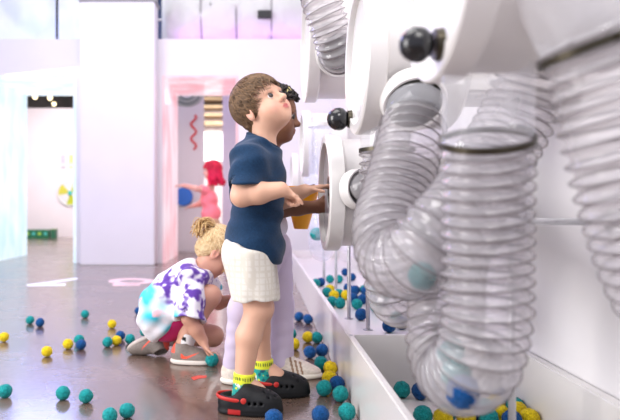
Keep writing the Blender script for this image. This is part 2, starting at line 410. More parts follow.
for i in range(4):
    c = (b0[0]+.07+i*.115, 12.05, b1[2]*.55); lathe_obj('dot', [(0, .03), (.008, .03), (.008, 0)], c, (0, -1, 0), mat('dot_paint', ((.4, .65, .08), (.1, .55, .5))[i % 2], .5), gb, 16)
g2 = thing('green_post_box', (b1[0]+.07, 12.15, 0), 'small dark green post beside the low green dotted box', 'post')
box_obj('body', (b1[0]+.05, 12.05, 0), (b1[0]+.13, 12.2, b1[2]), mat('dark_green_paint', (.03, .15, .08), .5), g2); box_obj('cap', (b1[0]+.045, 12.045, b1[2]), (b1[0]+.135, 12.205, b1[2]+.015), mat('green_cap', (.2, .35, .08), .5), g2)
# warm lamps below the dark ceiling, seen in the gap above the far wall
for i, (px, py, r, lb) in enumerate(((35, 97, .05, 'leftmost warm ceiling lamp seen through the left doorway'), (50, 98, .05, 'middle warm ceiling lamp seen through the left doorway'), (54, 104, .045, 'lowest warm ceiling lamp, right of the other two, in the left doorway'))):
    c = P(px, py, 14.2); t = thing('ceiling_lamp', c, lb, 'lamp', 'warm lamps beyond the far wall')
    lathe_obj('bulb', [(-r, 0), (-r*.7, r*.7), (0, r), (r*.7, r*.7), (r, 0)], c, (0, 0, 1), mat('warm_bulb', (1, .85, .55), .3, emit=(1, .82, .5), es=4), t, 16)
    tube_obj('cord', [c+V(0, 0, r*.8), c+V(0, 0, 1.), V(c[0], c[1], 3.9)], .012, M['dark'], t, 6)
# ------------------ the void above the back wall: wrapped duct and plastic sheet
M['sheet'] = mat('crinkled_white_sheeting', (.72, .71, .68), .45, var=.05, scale=2, bump=.6)
n1, n2 = 110, 40
xs = np.linspace(-6.5, -1.16, n1); zz = np.linspace(2.3, 3.9, n2); GX, GZ = np.meshgrid(xs, zz, indexing='ij')
pp = np.stack([GX, GX*0+.5, GZ], -1); dep = .30*np.abs(vnoise(pp, 1.6, 3)-.5)+.12*np.abs(vnoise(pp, 4, 5)-.5)+.10*np.abs(np.sin(GX*1.9+.6*np.sin(GZ*4)))
sv = np.stack([GX, 8.3-dep, GZ], -1).reshape(-1, 3); ii = np.arange(n1-1)[:, None]*n2+np.arange(n2-1)[None]
sf = np.stack([ii, ii+n2, ii+n2+1, ii+1], -1).reshape(-1, 4)
vs2 = np.vstack([sv, sv+V(0, .05, 0)]); sf2 = np.vstack([sf, sf[:, ::-1]+len(sv)])
structure(link_mesh('ceiling_sheeting', vs2, sf2, M['sheet']))
dc = V(-.1, 7.75, 2.99); du = thing('wrapped_duct', dc, 'big white insulation-wrapped duct above the back wall', 'duct')
prof = []
for s in np.linspace(-1.0, 1.9, 120):
    ph = (s+1.0) % .42/.42; prof.append((s, .40+.035*math.sin(math.pi*ph)**.6))
vs, fs = lathe(prof, dc, (1, 0, 0), 64); vs = np.array(vs); rad = vs-dc; rad[:, 0] = 0; rad /= np.linalg.norm(rad, axis=1)[:, None]
vs = vs+rad*(.05*(vnoise(vs, 5, 2)-.5)+.03*(vnoise(vs, 13, 4)-.5))[:, None]
link_mesh('duct_wrap', vs, np.array(fs), M['sheet'], du)
seam = mat('grey_seam_tape', (.33, .31, .32), .5)
for s in np.arange(-.58, 1.8, .42):
    t = np.linspace(0, 2*math.pi, 50); tube_obj('seam_band', np.stack([np.full(50, dc[0]+s), dc[1]+.408*np.cos(t), dc[2]+.408*np.sin(t)], 1), .010, seam, du, 6)
bm = bmesh.new()
for lo, hi in (((-.47, -.43, .02), (-.10, -.405, .04)), ((-.47, -.43, .20), (-.10, -.405, .22)), ((-.47, -.43, .02), (-.45, -.405, .22)), ((-.12, -.43, .02), (-.10, -.405, .22))): bx(bm, dc+V(*lo), dc+V(*hi))
bm_obj('access_panel', bm, M['sheet'], du)
box_obj('clip', P(262, 17, 7.3)-V(.05, .01, .012), P(268, 12, 7.3)+V(.04, .03, .02), M['dark'], du)
hr = thing('hanger_rod', P(57, 40, 7.2), 'black vertical hanger rod with a foot above the left doorway', 'rod')
p0 = P(57, 39.5, 7.1); tube_obj('rod', [p0+V(0, 0, 0), p0+V(0, 0, .4), p0+V(0, 0, 1.1)], .016, M['black'], hr, 10)
box_obj('foot', (p0[0]-.015, 7.02, 2.511), (p0[0]+.26, 7.11, 2.53), M['black'], hr)
pr = thing('conduit_pole', (-1.12, 7.03, 2.51), 'dark navy conduit pole rising beside the white column top', 'pole')
tube_obj('pipe', [(-1.12, 7.05, 2.511), (-1.12, 7.05, 2.9), (-1.12, 7.05, 3.6)], .026, M['navy'], pr, 12)
for z in (2.75, 3.0): lathe_obj('clip', [(-.01, .027), (-.01, .034), (.01, .034), (.01, .027)], (-1.12, 7.05, z), (0, 0, 1), M['steel'], pr, 16)
# ------------------ floor graphics
dm = [mat('white_floor_vinyl', (.86, .88, .88), .35), mat('pink_floor_vinyl', (.85, .60, .58), .35)]
def gp(px, py): Y = F*CH/(py-VY); return V((px-VX)*Y/F, Y, 0)
def decal(name, loops, m, label):
    vs = []; fs = []
    for lp in loops:
        n = len(lp); b = len(vs); vs += [gp(*q)+V(0, 0, .0012) for q in lp]+[gp(*q)+V(0, 0, .0001) for q in lp]
        fs += [list(range(b, b+n))[::-1], list(range(b+n, b+2*n))]+[[b+i, b+(i+1) % n, b+n+(i+1) % n, b+n+i] for i in range(n)]
    o = link_mesh(name, vs, fs, m, None, False, None, gp(*loops[0][0])); return meta(o, label, 'floor sticker')
decal('floor_arrow_sticker', [[(26, 284.6), (77, 277.8), (78, 279.4), (46, 284.2), (66, 283.4), (65, 285.8), (28, 286.2)]], dm[0], 'white arrow-shaped floor sticker left of the crouching girl')
ring = []
t = np.linspace(0, 2*math.pi, 25)
def ez(a, rx, ry): return (132+rx*math.cos(a), 281.2+ry*math.sin(a))
loops = [[ez(t[i], 24, 2.9), ez(t[i+1], 24, 2.9), ez(t[i+1], 13, 1.2), ez(t[i], 13, 1.2)] for i in range(24)]
decal('floor_ring_sticker', loops+[[(112, 283.6), (140, 283.4), (140, 285.6), (113, 286)]], dm[1], 'pink ring-shaped floor sticker behind the crouching girl')
decal('red_floor_patch', [[(191, 377.6), (198, 375.6), (207, 375.8), (206, 377.8), (199, 378.6), (194, 380.4)]], mat('red_floor_paint', (.62, .06, .04), .4), 'small red patch on the floor left of the black clogs')
# ------------------ ball trough along the right wall
tr = thing('ball_trough', (.31, 3.4, 0), 'long low white ball trough running along the right wall', 'trough')
RZ = .209
box_obj('front_wall', (.305, .75, 0), (.325, 6.0, RZ), M['white'], tr, .003)
box_obj('rear_rail', (.785, .75, 0.03), (.815, 6.0, RZ+.002), M['white'], tr, .004)
box_obj('raised_floor', (.325, 2.12, .0), (.785, 5.98, .14), M['white'], tr, .002)
box_obj('lower_floor', (.325, .77, .0), (.785, 2.10, .03), M['white'], tr, .002)
box_obj('divider', (.325, 2.10, 0.0), (.785, 2.12, RZ), M['white'], tr, .003)
box_obj('end_wall', (.325, 5.98, 0), (.785, 6.0, RZ), M['white'], tr, .003)
box_obj('end_wall', (.325, .75, 0), (.785, .77, RZ), M['white'], tr, .003)
for y in (2.10, 3.4, 4.7): lathe_obj('screw', [(0, .007), (.002, .006), (.003, 0)], (.3155, y, RZ), (0, 0, 1), M['steel'], tr, 12)
# ------------------------------------------------------------------ the ball machine: round stations, hoses, poles
M['gloss'] = mat('glossy_white_acrylic', (.78, .77, .78), .06, var=.01, spec=.9)
M['bag'] = clear_mat('clear_hose_plastic', (.68, .655, .665), .37, .07, .015, 8, 1.0, (.90, .885, .895))
M['collar'] = clear_mat('clear_smooth_cuff', (.86, .86, .90), .26, .06, .05, 20, .9)
M['wire'] = mat('grey_helix_wire', (.17, .15, .155), .4, var=.1)
M['clamp'] = mat('bronze_clamp_band', (.055, .046, .03), .35, metal=.7, var=.15)
M['hole'] = mat('throat_shade', (.045, .045, .035), .5)  # near-black colour stands in for the shade inside hose openings
HR = .07

def station(Yc, Zc, X1, label, r=.20, knob=None, flange=None, depth=.26, hole=False, fs_=1.0, ks=1.0):
    c = V(X1, Yc, Zc); t = thing('hose_station', (X1+.3, Yc, Zc), label, 'station')
    lathe_obj('face_ring', [(0, r-.028), (0, r-.004), (.004, r), (.046, r), (.05, r-.004), (.05, r-.028), (0, r-.028)], c, (1, 0, 0), M['white'], t, 96)
    fp = [(.022, .055), (.016, .055), (.016, r-.027), (.022, r-.027)] if hole else [(.016, 0), (.016, r-.027), (.022, r-.027)]
    lathe_obj('face_panel', fp, c, (1, 0, 0), M['gloss'], t, 72)
    lathe_obj('drum', [(.05, r-.03), (.052, r-.016), (depth-.01, r-.016), (depth, r-.026), (depth, 0)], c, (1, 0, 0), M['white'], t, 96)
    box_obj('wall_bracket', (X1+depth, Yc-.11, Zc-.11), (.82, Yc+.11, Zc+.11), M['plastic'], t, .01)
    if knob is not None:
        k = V(*knob); st = lathe_obj('lever_knob', [(a*ks, b*ks) for a, b in [(-.033, 0), (-.0315, .0095), (-.028, .0175), (-.022, .0245), (-.010, .0315), (.003, .033), (.010, .0318), (.015, .0295), (.024, .021), (.028, .014), (.03, 0)]], k, (1, 0, 0), M['black'], t, 32)
        lathe_obj('knob_collar', [(.026, 0), (.026, .024), (.038, .026), (.038, 0)], k, (1, 0, 0), M['clamp'], st, 32)
    if flange is not None:
        fp, fd = flange
        f = lathe_obj('hose_flange', [(a, b*fs_) for a, b in [(-.03, .078), (0, .078), (.004, .078), (.010, .081), (.010, .087), (.004, .091), (-.03, .092)]], fp, fd, M['white'], t, 56)
        lathe_obj('flange_throat', [(-.022, 0), (-.022, .0775*fs_), (.004, .0775*fs_)], fp, fd, M['hole'], f, 40)  # dark disc painted as the shaded opening; the drum behind is uncut
    return t
def hose(path, label, clamps=(), cuffs=(), r=HR, pitch=.023, amp=.0050):
    """clamps: arc lengths of band clamps; cuffs: (s0, s1) smooth lengths without corrugation"""
    p = spline(path, .01); p, s = resample(p, pitch/9); T, A, B = frames(p); n = 36
    t = thing('corrugated_hose', p[len(p)//2], label, 'hose')
    th = np.arange(n)/n*2*math.pi; k = np.ones(len(s))
    for (a, b) in cuffs: k *= 1-((s > a) & (s < b))
    k = np.convolve(np.pad(k, 4, mode='edge'), np.ones(9)/9, 'valid')
    ph = 2*math.pi*s[:, None]/pitch-th[None]
    rad = r+amp*k[:, None]*(2*(.5+.5*np.cos(ph))**1.6-1)
    segs = [(0, len(s)-1, M['bag'], 'hose_wall')]
    cf = np.zeros(len(s), bool)
    for (a, b) in cuffs: cf |= (s >= a) & (s <= b)
    i = 0
    while i < len(s)-1:
        j = i
        while j < len(s)-1 and cf[j] == cf[i]: j += 1
        j = min(j+1, len(s)); sub = slice(i, j)
        if j-i > 2:
            vs, fs = [], []
            pp = p[sub]; rr = rad[sub]
            vv = pp[:, None]+rr[..., None]*(A[sub][:, None]*np.cos(th)[None, :, None]+B[sub][:, None]*np.sin(th)[None, :, None])
            a = np.arange(len(pp)-1)[:, None]; b = np.arange(n)[None]
            q = np.stack([a*n+b, a*n+(b+1) % n, (a+1)*n+(b+1) % n, (a+1)*n+b], -1).reshape(-1, 4)
            o = link_mesh('smooth_cuff' if cf[i] else 'hose_wall', vv.reshape(-1, 3), q, M['collar'] if cf[i] else M['bag'], t)
            if not cf[i]:
                ss = np.linspace(s[i], s[j-1], int((s[j-1]-s[i])/pitch*26)+4); ang = 2*math.pi*ss/pitch
                ctr = np.stack([np.interp(ss, s, p[:, q]) for q in range(3)], 1); Ai = np.stack([np.interp(ss, s, A[:, q]) for q in range(3)], 1); Bi = np.stack([np.interp(ss, s, B[:, q]) for q in range(3)], 1)
                w = ctr+(r+amp-.0008)*(Ai*np.cos(ang)[:, None]+Bi*np.sin(ang)[:, None])
                vs, fs = tube_mesh(w, .0016, 6); link_mesh('helix_wire', vs, fs, M['wire'], t)
        i = max(j-1, i+1)
    for (cs, ca) in clamps:
        i = int(np.argmin(abs(s-cs)))
        c = lathe_obj('band_clamp', [(-.005, r+.001), (-.005, r+.0050), (.005, r+.0050), (.005, r+.001), (-.005, r+.001)], p[i], T[i], M['clamp'], t, 48)
        d = A[i]*math.cos(ca)+B[i]*math.sin(ca); e = np.cross(T[i], d); o = p[i]+d*(r+.011)
        R = np.stack([e, T[i], d], 1); vv, ff = sdf_mesh(U(rbox(o, (.017, .008, .006), .003, R), cap(o+e*.012, o+e*.026, .005), k=.002), .0022)
        link_mesh('clamp_screw', vv, ff, M['clamp'], c)
    return t, p, s
def ang_to(p, T, A, B, d): pass
# upper row, lower row
station(1.00, 1.05, .28, 'nearest round white hose station at the top of the picture, in shadow', knob=(.245, .955, .897), depth=.30, ks=.84)
station(1.67, 1.04, .262, 'round white hose station with a black ball knob above the hand-hole drum', knob=(.232, 1.79, .898),
        flange=(V(.380, 1.509, .898), unit(V(.03, -.75, -.66))), fs_=.88)
station(2.10, .692, .222, 'lower round white drum whose face both boys put their hands against', r=.196, flange=(V(.318, 1.897, .70), unit(V(.45, -.88, .05))), hole=True, fs_=.69)
station(2.62, 1.335, .197, 'tall high white hose station above the curly-haired child', r=.25, flange=(P(340, 54, 2.375), unit(V(.1, -.87, -.42))))
station(3.75, 1.02, .262, 'far small white hose station behind the curly-haired child')
station(4.9, .86, .262, 'farthest white hose station near the end of the trough')
# hoses
A1 = [P(416, 109, 1.47), P(415, 119, 1.44), P(408, 150, 1.39), P(396, 195, 1.34), P(388, 232, 1.28), P(397, 259, 1.22), P(415, 259, 1.17), P(434, 240, 1.15), P(463, 208, 1.17), P(490, 165, 1.22), P(518, 115, 1.24), P(538, 62, 1.22), P(545, 15, 1.18), P(545, -40, 1.12)]
hose(A1, 'fat clear ribbed hose bending in a U below the knobbed station, teal ball inside', clamps=[(1.16, 2.2)], cuffs=[(0, .055), (1.14, 1.5)])
A2 = [P(487, 66, .955), P(487, 110, .98), P(487, 180, 1.015), P(487, 250, 1.04), P(486, 320, 1.05), P(476, 362, 1.07), P(459, 373, 1.13), P(446, 349, 1.19), P(446, 305, 1.24), P(452, 262, 1.36), P(475, 230, 1.65), P(505, 215, 1.95), V(.815, 1.97, .62)]
hose(A2, 'thickest ribbed clear hose hanging straight in front, dark balls in its lower bend', clamps=[(.117, 2.2)], cuffs=[(0, .112)])
A3 = [P(548, -60, .86), P(570, -10, .85), P(590, 35, .85), P(607, 90, .85), P(622, 150, .85), P(640, 215, .86), P(668, 290, .88), P(715, 345, .92), V(.745, .96, .40), V(.815, .97, .39)]
hose(A3, 'nearest blurred ribbed clear hose crossing the top right corner', clamps=[(.165, 2.6)], cuffs=[(0, .15)])
A4 = [P(387, 128, 1.66), P(387, 150, 1.66), P(389, 205, 1.66), P(390, 265, 1.66), P(395, 295, 1.69), P(405, 301, 1.76), P(413, 285, 1.83), P(415, 240, 1.86), P(424, 200, 1.95), P(445, 190, 2.1)]
hose(A4, 'ribbed clear hose with a bronze clamp hanging behind the U-bent hose', clamps=[(.06, 2.2)], cuffs=[(0, .055)])
A5 = [P(361, 187, 1.925), P(366, 186, 1.885), P(374, 180, 1.88), P(385, 166, 1.90), P(392, 140, 1.96), P(396, 115, 2.05)]
hose(A5, 'short ribbed clear hose elbow plugged into the side of the lower drum', r=.050)
A6 = [P(340, 56, 2.37), P(337.5, 51, 2.31), P(331, 30, 2.26), P(322, 2, 2.24), P(316, -30, 2.3)]
hose(A6, 'ribbed clear hose at the top rising from the high station', clamps=[(.03, 2.2)], cuffs=[(0, .012)])
# smooth clear U tube behind the boys
A7 = [P(321, 120, 3.35), P(321, 180, 3.3), P(321, 228, 3.25), P(321, 246, 3.32), P(322, 249, 3.42), P(322, 240, 3.52), P(323, 190, 3.6), P(324, 130, 3.65)]
t7 = thing('clear_drop_tube', P(321, 200, 3.3), 'smooth clear U-shaped tube holding a teal ball beside the lower drum', 'tube')
vs, fs = tube_mesh(resample(spline(A7, .01), .012)[0], .066, 32, False); link_mesh('tube_wall', vs, np.array(fs), clear_mat('bluish_clear_tube', (.76, .77, .95), .24, .08), t7)
lathe_obj('end_ring', [(-.01, .066), (-.01, .072), (.01, .072), (.01, .066)], A7[0]+V(0, 0, -.03), (0, 0, 1), M['plastic'], t7, 32)
A8 = [P(312, 125, 4.1), P(312, 160, 4.1), P(312, 205, 4.1), P(313, 222, 4.2), P(314, 215, 4.3), P(314, 150, 4.35)]
t8 = thing('clear_drop_tube', P(312, 170, 4.1), 'farther smooth clear tube partly behind the tube with the teal ball', 'tube')
vs, fs = tube_mesh(resample(spline(A8, .01), .012)[0], .06, 28, False); link_mesh('tube_wall', vs, np.array(fs), bpy.data.materials['bluish_clear_tube'], t8)
lathe_obj('end_ring', [(-.01, .06), (-.01, .067), (.01, .067), (.01, .06)], A8[0]+V(0, 0, -.03), (0, 0, 1), M['plastic'], t8, 32)
# steel poles standing in the trough
def pole(px, py, Y, z0, z1, label, r=.0085):
    c = P(px, py, Y); t = thing('support_pole', (c[0], c[1], z0), label, 'pole', 'steel poles in the trough')
    tube_obj('shaft', [(c[0], c[1], z0), (c[0], c[1], (z0+z1)/2), (c[0], c[1], z1)], r, M['steel'], t, 14)
    lathe_obj('foot_plate', [(0, 0), (0, r*2.4), (.004, r*2.2), (.005, r), (.012, r)], (c[0], c[1], z0), (0, 0, 1), M['steel'], t, 20)
    return t
pole(368, 330, 2.53, .14, .62, 'steel pole in the raised trough, third from the far end, just behind the divider')
pole(349, 319, 2.78, .14, .56, 'steel pole standing second behind the divider, below the lower drum')
pole(336, 289, 3.74, .14, .72, 'thin steel pole right of the smooth clear tube')
pole(324, 280, 4.2, .14, .72, 'farthest thin steel pole under the smooth clear tube')
pole(512, 400, 1.42, .03, .60, 'grey steel pole rising right of the thickest hose')
pole(435, 410, 1.97, .03, .55, 'short steel pole seen under the left bend of the thickest hose')
rd = thing('steel_rod', (.6, 1.42, .612), 'horizontal steel rod from the thickest hose to the right wall', 'rod')
tube_obj('shaft', [(.42, 1.42, .612), (.6, 1.42, .612), (.815, 1.42, .612)], .0085, M['steel'], rd, 14)
tube_obj('wall_plate', [(.806, 1.42, .612), (.812, 1.42, .612), (.819, 1.42, .612)], .03, M['steel'], rd, 20)
for x in (.605, .618): lathe_obj('bolt', [(0, .0075), (.016, .0075), (.018, .004), (.018, 0)], (x, 1.42, .619), (0, 0, 1), M['steel'], rd, 10)
# ------------------------------------------------------------------ people
SK = vmat('skin', .48, .35, sss=.12); CLOTH = vmat('cotton_cloth', .85, .2, bump=.15, scale=700, sheen=.15)
HAIRM = vmat('hair', .5, .35); SHOE = vmat('shoe_upper', .6, .3, bump=.2, scale=500); SOLE = vmat('shoe_sole', .5, .35)
EYEM = vmat('eye', .12, .6); RUB = vmat('foam_rubber', .5, .25, bump=.25, scale=260)
def basis(fwd, up):
    f = unit(fwd); u = np.array(up, float); u = unit(u-f*(u@f)); l = np.cross(u, f); return np.stack([f, l, u], 1)   # forward, left, up
def head_ops(o, R, s=1.0):
    L = lambda x, y, z: o+s*(R@V(x, y, z)); E = lambda c, r, k=.02: ('u', k*s, ell(L(*c), V(*r)*s, R))
    ops = [E((-.010, 0, .034), (.090, .073, .078)), E((.022, 0, -.020), (.057, .058, .075), .03), E((.052, 0, -.074), (.026, .030, .021), .03),
           E((.000, 0, -.055), (.050, .052, .035), .03)]
    for sd in (1, -1):
        ops += [E((.046, .036*sd, -.038), (.028, .026, .028), .03), E((.066, .030*sd, .021), (.016, .022, .008), .02)]
        ops += [('s', .014*s, ell(L(.090, .031*sd, .002), V(.016, .017, .011)*s, R))]
    ops += [('u', .012*s, cap(L(.076, 0, .008), L(.093, 0, -.020), .007*s, .0105*s)), E((.096, 0, -.021), (.0095, .011, .009), .008)]
    for sd in (1, -1): ops += [E((.086, .011*sd, -.025), (.008, .007, .007), .007)]
    ops += [E((.076, 0, -.046), (.014, .021, .0065), .008), E((.075, 0, -.056), (.013, .018, .007), .008),
            ('s', .004*s, ell(L(.092, 0, -.0508), V(.010, .018, .0016)*s, R))]
    for sd in (1, -1):
        Re = R@np.array(Matrix.Rotation(.35*sd, 3, 'Z'))@np.array(Matrix.Rotation(-.15, 3, 'Y'))
        ear = group([('u', 0, ell(L(-.012, .074*sd, -.008), V(.019, .009, .031)*s, Re)), ('s', .006*s, ell(L(-.008, .084*sd, -.005), V(.010, .008, .018)*s, Re))])
        ops += [('u', .008*s, ear)]
    return ops
def head_local(vs, o, R, s): return ((vs-o)@R)/s
def paint(vs, base, o, R, s, lip, brow, cheek=None, seed=0):
    c = np.tile(np.array(base, float), (len(vs), 1)); q = head_local(vs, o, R, s)
    def mix(m, col):
        m = np.clip(m, 0, 1)[:, None]; c[:] = c*(1-m)+np.array(col)*m
    front = (q[:, 0] > .03)
    if cheek is not None:
        for sd in (1, -1): mix(.55*np.clip(1.3-np.linalg.norm((q-V(.066, .040*sd, -.036))/V(.04, .028, .024), axis=1), 0, 1)*front, cheek)
        mix(.5*np.clip(1.2-np.linalg.norm((q-V(-.012, .078*1, -.008))/V(.03, .02, .035), axis=1), 0, 1), cheek); mix(.5*np.clip(1.2-np.linalg.norm((q-V(-.012, -.078, -.008))/V(.03, .02, .035), axis=1), 0, 1), cheek)
    mix(3*(1-np.linalg.norm((q-V(.086, 0, -.051))/V(.022, .0205, .0115), axis=1))*front, lip)
    for sd in (1, -1):
        mix(1.2*(1-np.linalg.norm((q-V(.078, .031*sd, .026+0*sd))/V(.022, .021, .0048), axis=1))*front, brow)
        mix(2*(1-np.linalg.norm((q-V(.083, .031*sd, .0105))/V(.02, .0165, .0032), axis=1))*front, V(*brow)*.6)
    for sd in (1, -1): mix(2*(1-np.linalg.norm((q-V(.092, .006*sd, -.031))/V(.006, .0035, .003), axis=1)), V(*base)*.3)
    return c
def eyes(parent, o, R, s, iris, look=(1, 0, .1)):
    for sd in (1, -1):
        c = o+s*(R@V(.0705, .031*sd, .002)); vs, fs = lathe([(.0116*math.cos(t), .0116*math.sin(t)) for t in np.linspace(0, math.pi, 28)], V(0, 0, 0), R@unit(V(*look)+V(0, .12*sd, 0)), 24)
        vs = np.array(vs); d = R@unit(V(*look)+V(0, .12*sd, 0)); ca = vs@d/.0116
        col = np.where(ca[:, None] > .86, V(.01, .008, .007), np.where(ca[:, None] > .56, V(*iris), V(.78, .76, .74)))
        link_mesh('eye', vs*s+c, fs, EYEM, parent, True, col)
def is_hair(q, front=.062, temple=.030, nape=-.070, side=-.010):
    """hair-bearing scalp in head space"""
    x, y, z = q[..., 0], q[..., 1], q[..., 2]
    lim = np.where(x > .02, temple+(front-temple)*np.clip((x-.02)/.05, 0, 1), np.where(x > -.012, side+(temple-side)*np.clip((x+.012)/.032, 0, 1), np.where(x > -.03, .018+(nape-.018)*np.clip((-.012-x)/.018, 0, 1), nape)))
    return z-lim
def hair(parent, o, R, s, base, tip, n, length, thick, lift, rgn, seed, flow, curl=0, name='hair', cap_t=.011, extra=None, rad=.0026):
    r = np.random.default_rng(seed); c0 = V(-.010, 0, .034)
    def scalp(d, off): return c0+d*np.array([.090+off, .073+off, .078+off])
    # under-layer
    cc = o+s*(R@c0)
    def reg(X, Y, Z):
        q = np.stack([X-o[0], Y-o[1], Z-o[2]], -1)@R/s; return -(is_hair(q, **rgn)).astype(np.float32)*s
    ops = [('u', 0, ell(cc, V(.090+cap_t, .073+cap_t, .078+cap_t)*s, R)), ('u', .02*s, ell(o+s*(R@V(-.045, 0, -.012)), V(.045+cap_t, .056+cap_t*.6, .060)*s, R)), ('i', .010*s, (reg, None, None))]
    vs, fs = sdf_mesh(ops, .0045*max(s, .9), lambda X, Y, Z: .004*np.sin(X*260+9*np.sin(Z*70))*np.sin(Y*230+7*np.sin(X*60)))
    nn = vnoise(vs, 160, seed)[:, None]; col = V(*base)*(1-nn)*.9+V(*tip)*nn*.8
    V0, F0, C0 = [vs], [fs], [col]; off = len(vs)
    k = 0
    while k < n:
        d = unit(r.normal(size=3)); p = scalp(d, cap_t*.6)
        if is_hair(p, **rgn) < .002: continue
        k += 1
        nrm = unit(d/np.array([.09, .073, .078])); fl = flow(p, r); fl = fl-nrm*(fl@nrm); fl = unit(fl+1e-6)
        L = length*r.uniform(.7, 1.25); pts = []; side = np.cross(nrm, fl); cu = r.normal()*.35
        for t in np.linspace(0, 1, 6):
            a = t*1.0; dd = unit(p-c0); q = p+fl*L*t+side*cu*L*t*t+nrm*(lift*math.sin(t*2.2)*r.uniform(.8, 1.2))
            if curl: q = q+(nrm*math.cos(t*7+k)+side*math.sin(t*7+k))*curl
            w = (q-c0)/np.array([.09, .073, .078]); m = np.linalg.norm(w)
            if m < 1.09: q = c0+(q-c0)*1.09/m
            mxx = 1.10+lift/.08
            w = (q-c0)/np.array([.09, .073, .078]); m = np.linalg.norm(w)
            if m > mxx and not curl: q = c0+(q-c0)*mxx/m
            pts.append(o+s*(R@q))
        tv, tf = tube_mesh(np.array(pts), np.array([.6, 1, 1, .9, .65, .12])*rad*thick*s*r.uniform(.7, 1.3), 5, False)
        V0.append(tv); F0.append(np.array(tf)+off); off += len(tv); mixv = r.uniform(0, 1)
        C0.append(np.tile((V(*base)*(1-mixv)+V(*tip)*mixv)*r.uniform(.75, 1.15), (len(tv), 1)))
    if extra:
        for (tv, tf, tc) in extra: V0.append(tv); F0.append(np.array(tf)+off); off += len(tv); C0.append(tc)
    return link_mesh(name, np.vstack(V0), np.vstack(F0), HAIRM, parent, True, np.vstack(C0))
def hand_ops(w, d, n, t, s=.62, curl=(.25, .35, .3), spread=.06, thumb=.7, fr=1.0):
    """w wrist, d along the palm, n out of the palm, t towards the thumb"""
    d, n = unit(d), unit(n); t = unit(np.array(t, float)-d*(np.dot(t, d))); n = unit(np.cross(d, t))*np.sign(np.dot(np.cross(d, t), n) or 1)
    k = .006*s/.62; ops = [('u', .012*s/.62, rbox(w+d*.050*s, V(.050, .038, .0145)*s, .014*s, np.stack([d, t, n], 1)))]
    ops += [('u', .012*s/.62, ell(w+d*.034*s+t*.024*s+n*.010*s, V(.034, .018, .016)*s, np.stack([d, t, n], 1)))]
    for i, (lat, L) in enumerate(((.030, .072), (.010, .080), (-.011, .073), (-.031, .057))):
        p = w+d*.094*s+t*lat*s; a = 0.0; dirb = unit(d+t*(spread*(1.2-.8*i)))
        for j, (fr_, sc) in enumerate(((.45, 1.0), (.31, .9), (.24, .8))):
            a += curl[j]*(1+.12*i); q = p+(dirb*math.cos(a)+n*math.sin(a))*L*fr_*s
            ops.append(('u', .004*s/.62 if j else k, cap(p, q, .0092*s*sc*fr, .0085*s*sc*fr))); p = q
    p = w+d*.022*s+t*.030*s; dt = unit(d*.75+t*thumb+n*.35)
    for j, (L, sc) in enumerate(((.040, 1.15), (.032, 1.0), (.024, .9))):
        q = p+dt*L*s; ops.append(('u', .008*s/.62 if j == 0 else .004, cap(p, q, .0105*s*sc, .0095*s*sc))); p = q; dt = unit(dt+d*.25+n*.15-t*.1)
    return ops
def limb(*pts, k=.02):
    """pts: (point, radius)"""
    return [('u', k, cap(a[0], b[0], a[1], b[1])) for a, b in zip(pts[:-1], pts[1:])]
def put(local, o, f, up=(0, 0, 1)):
    B = basis(f, up); return np.asarray(local)@B.T+np.asarray(o)

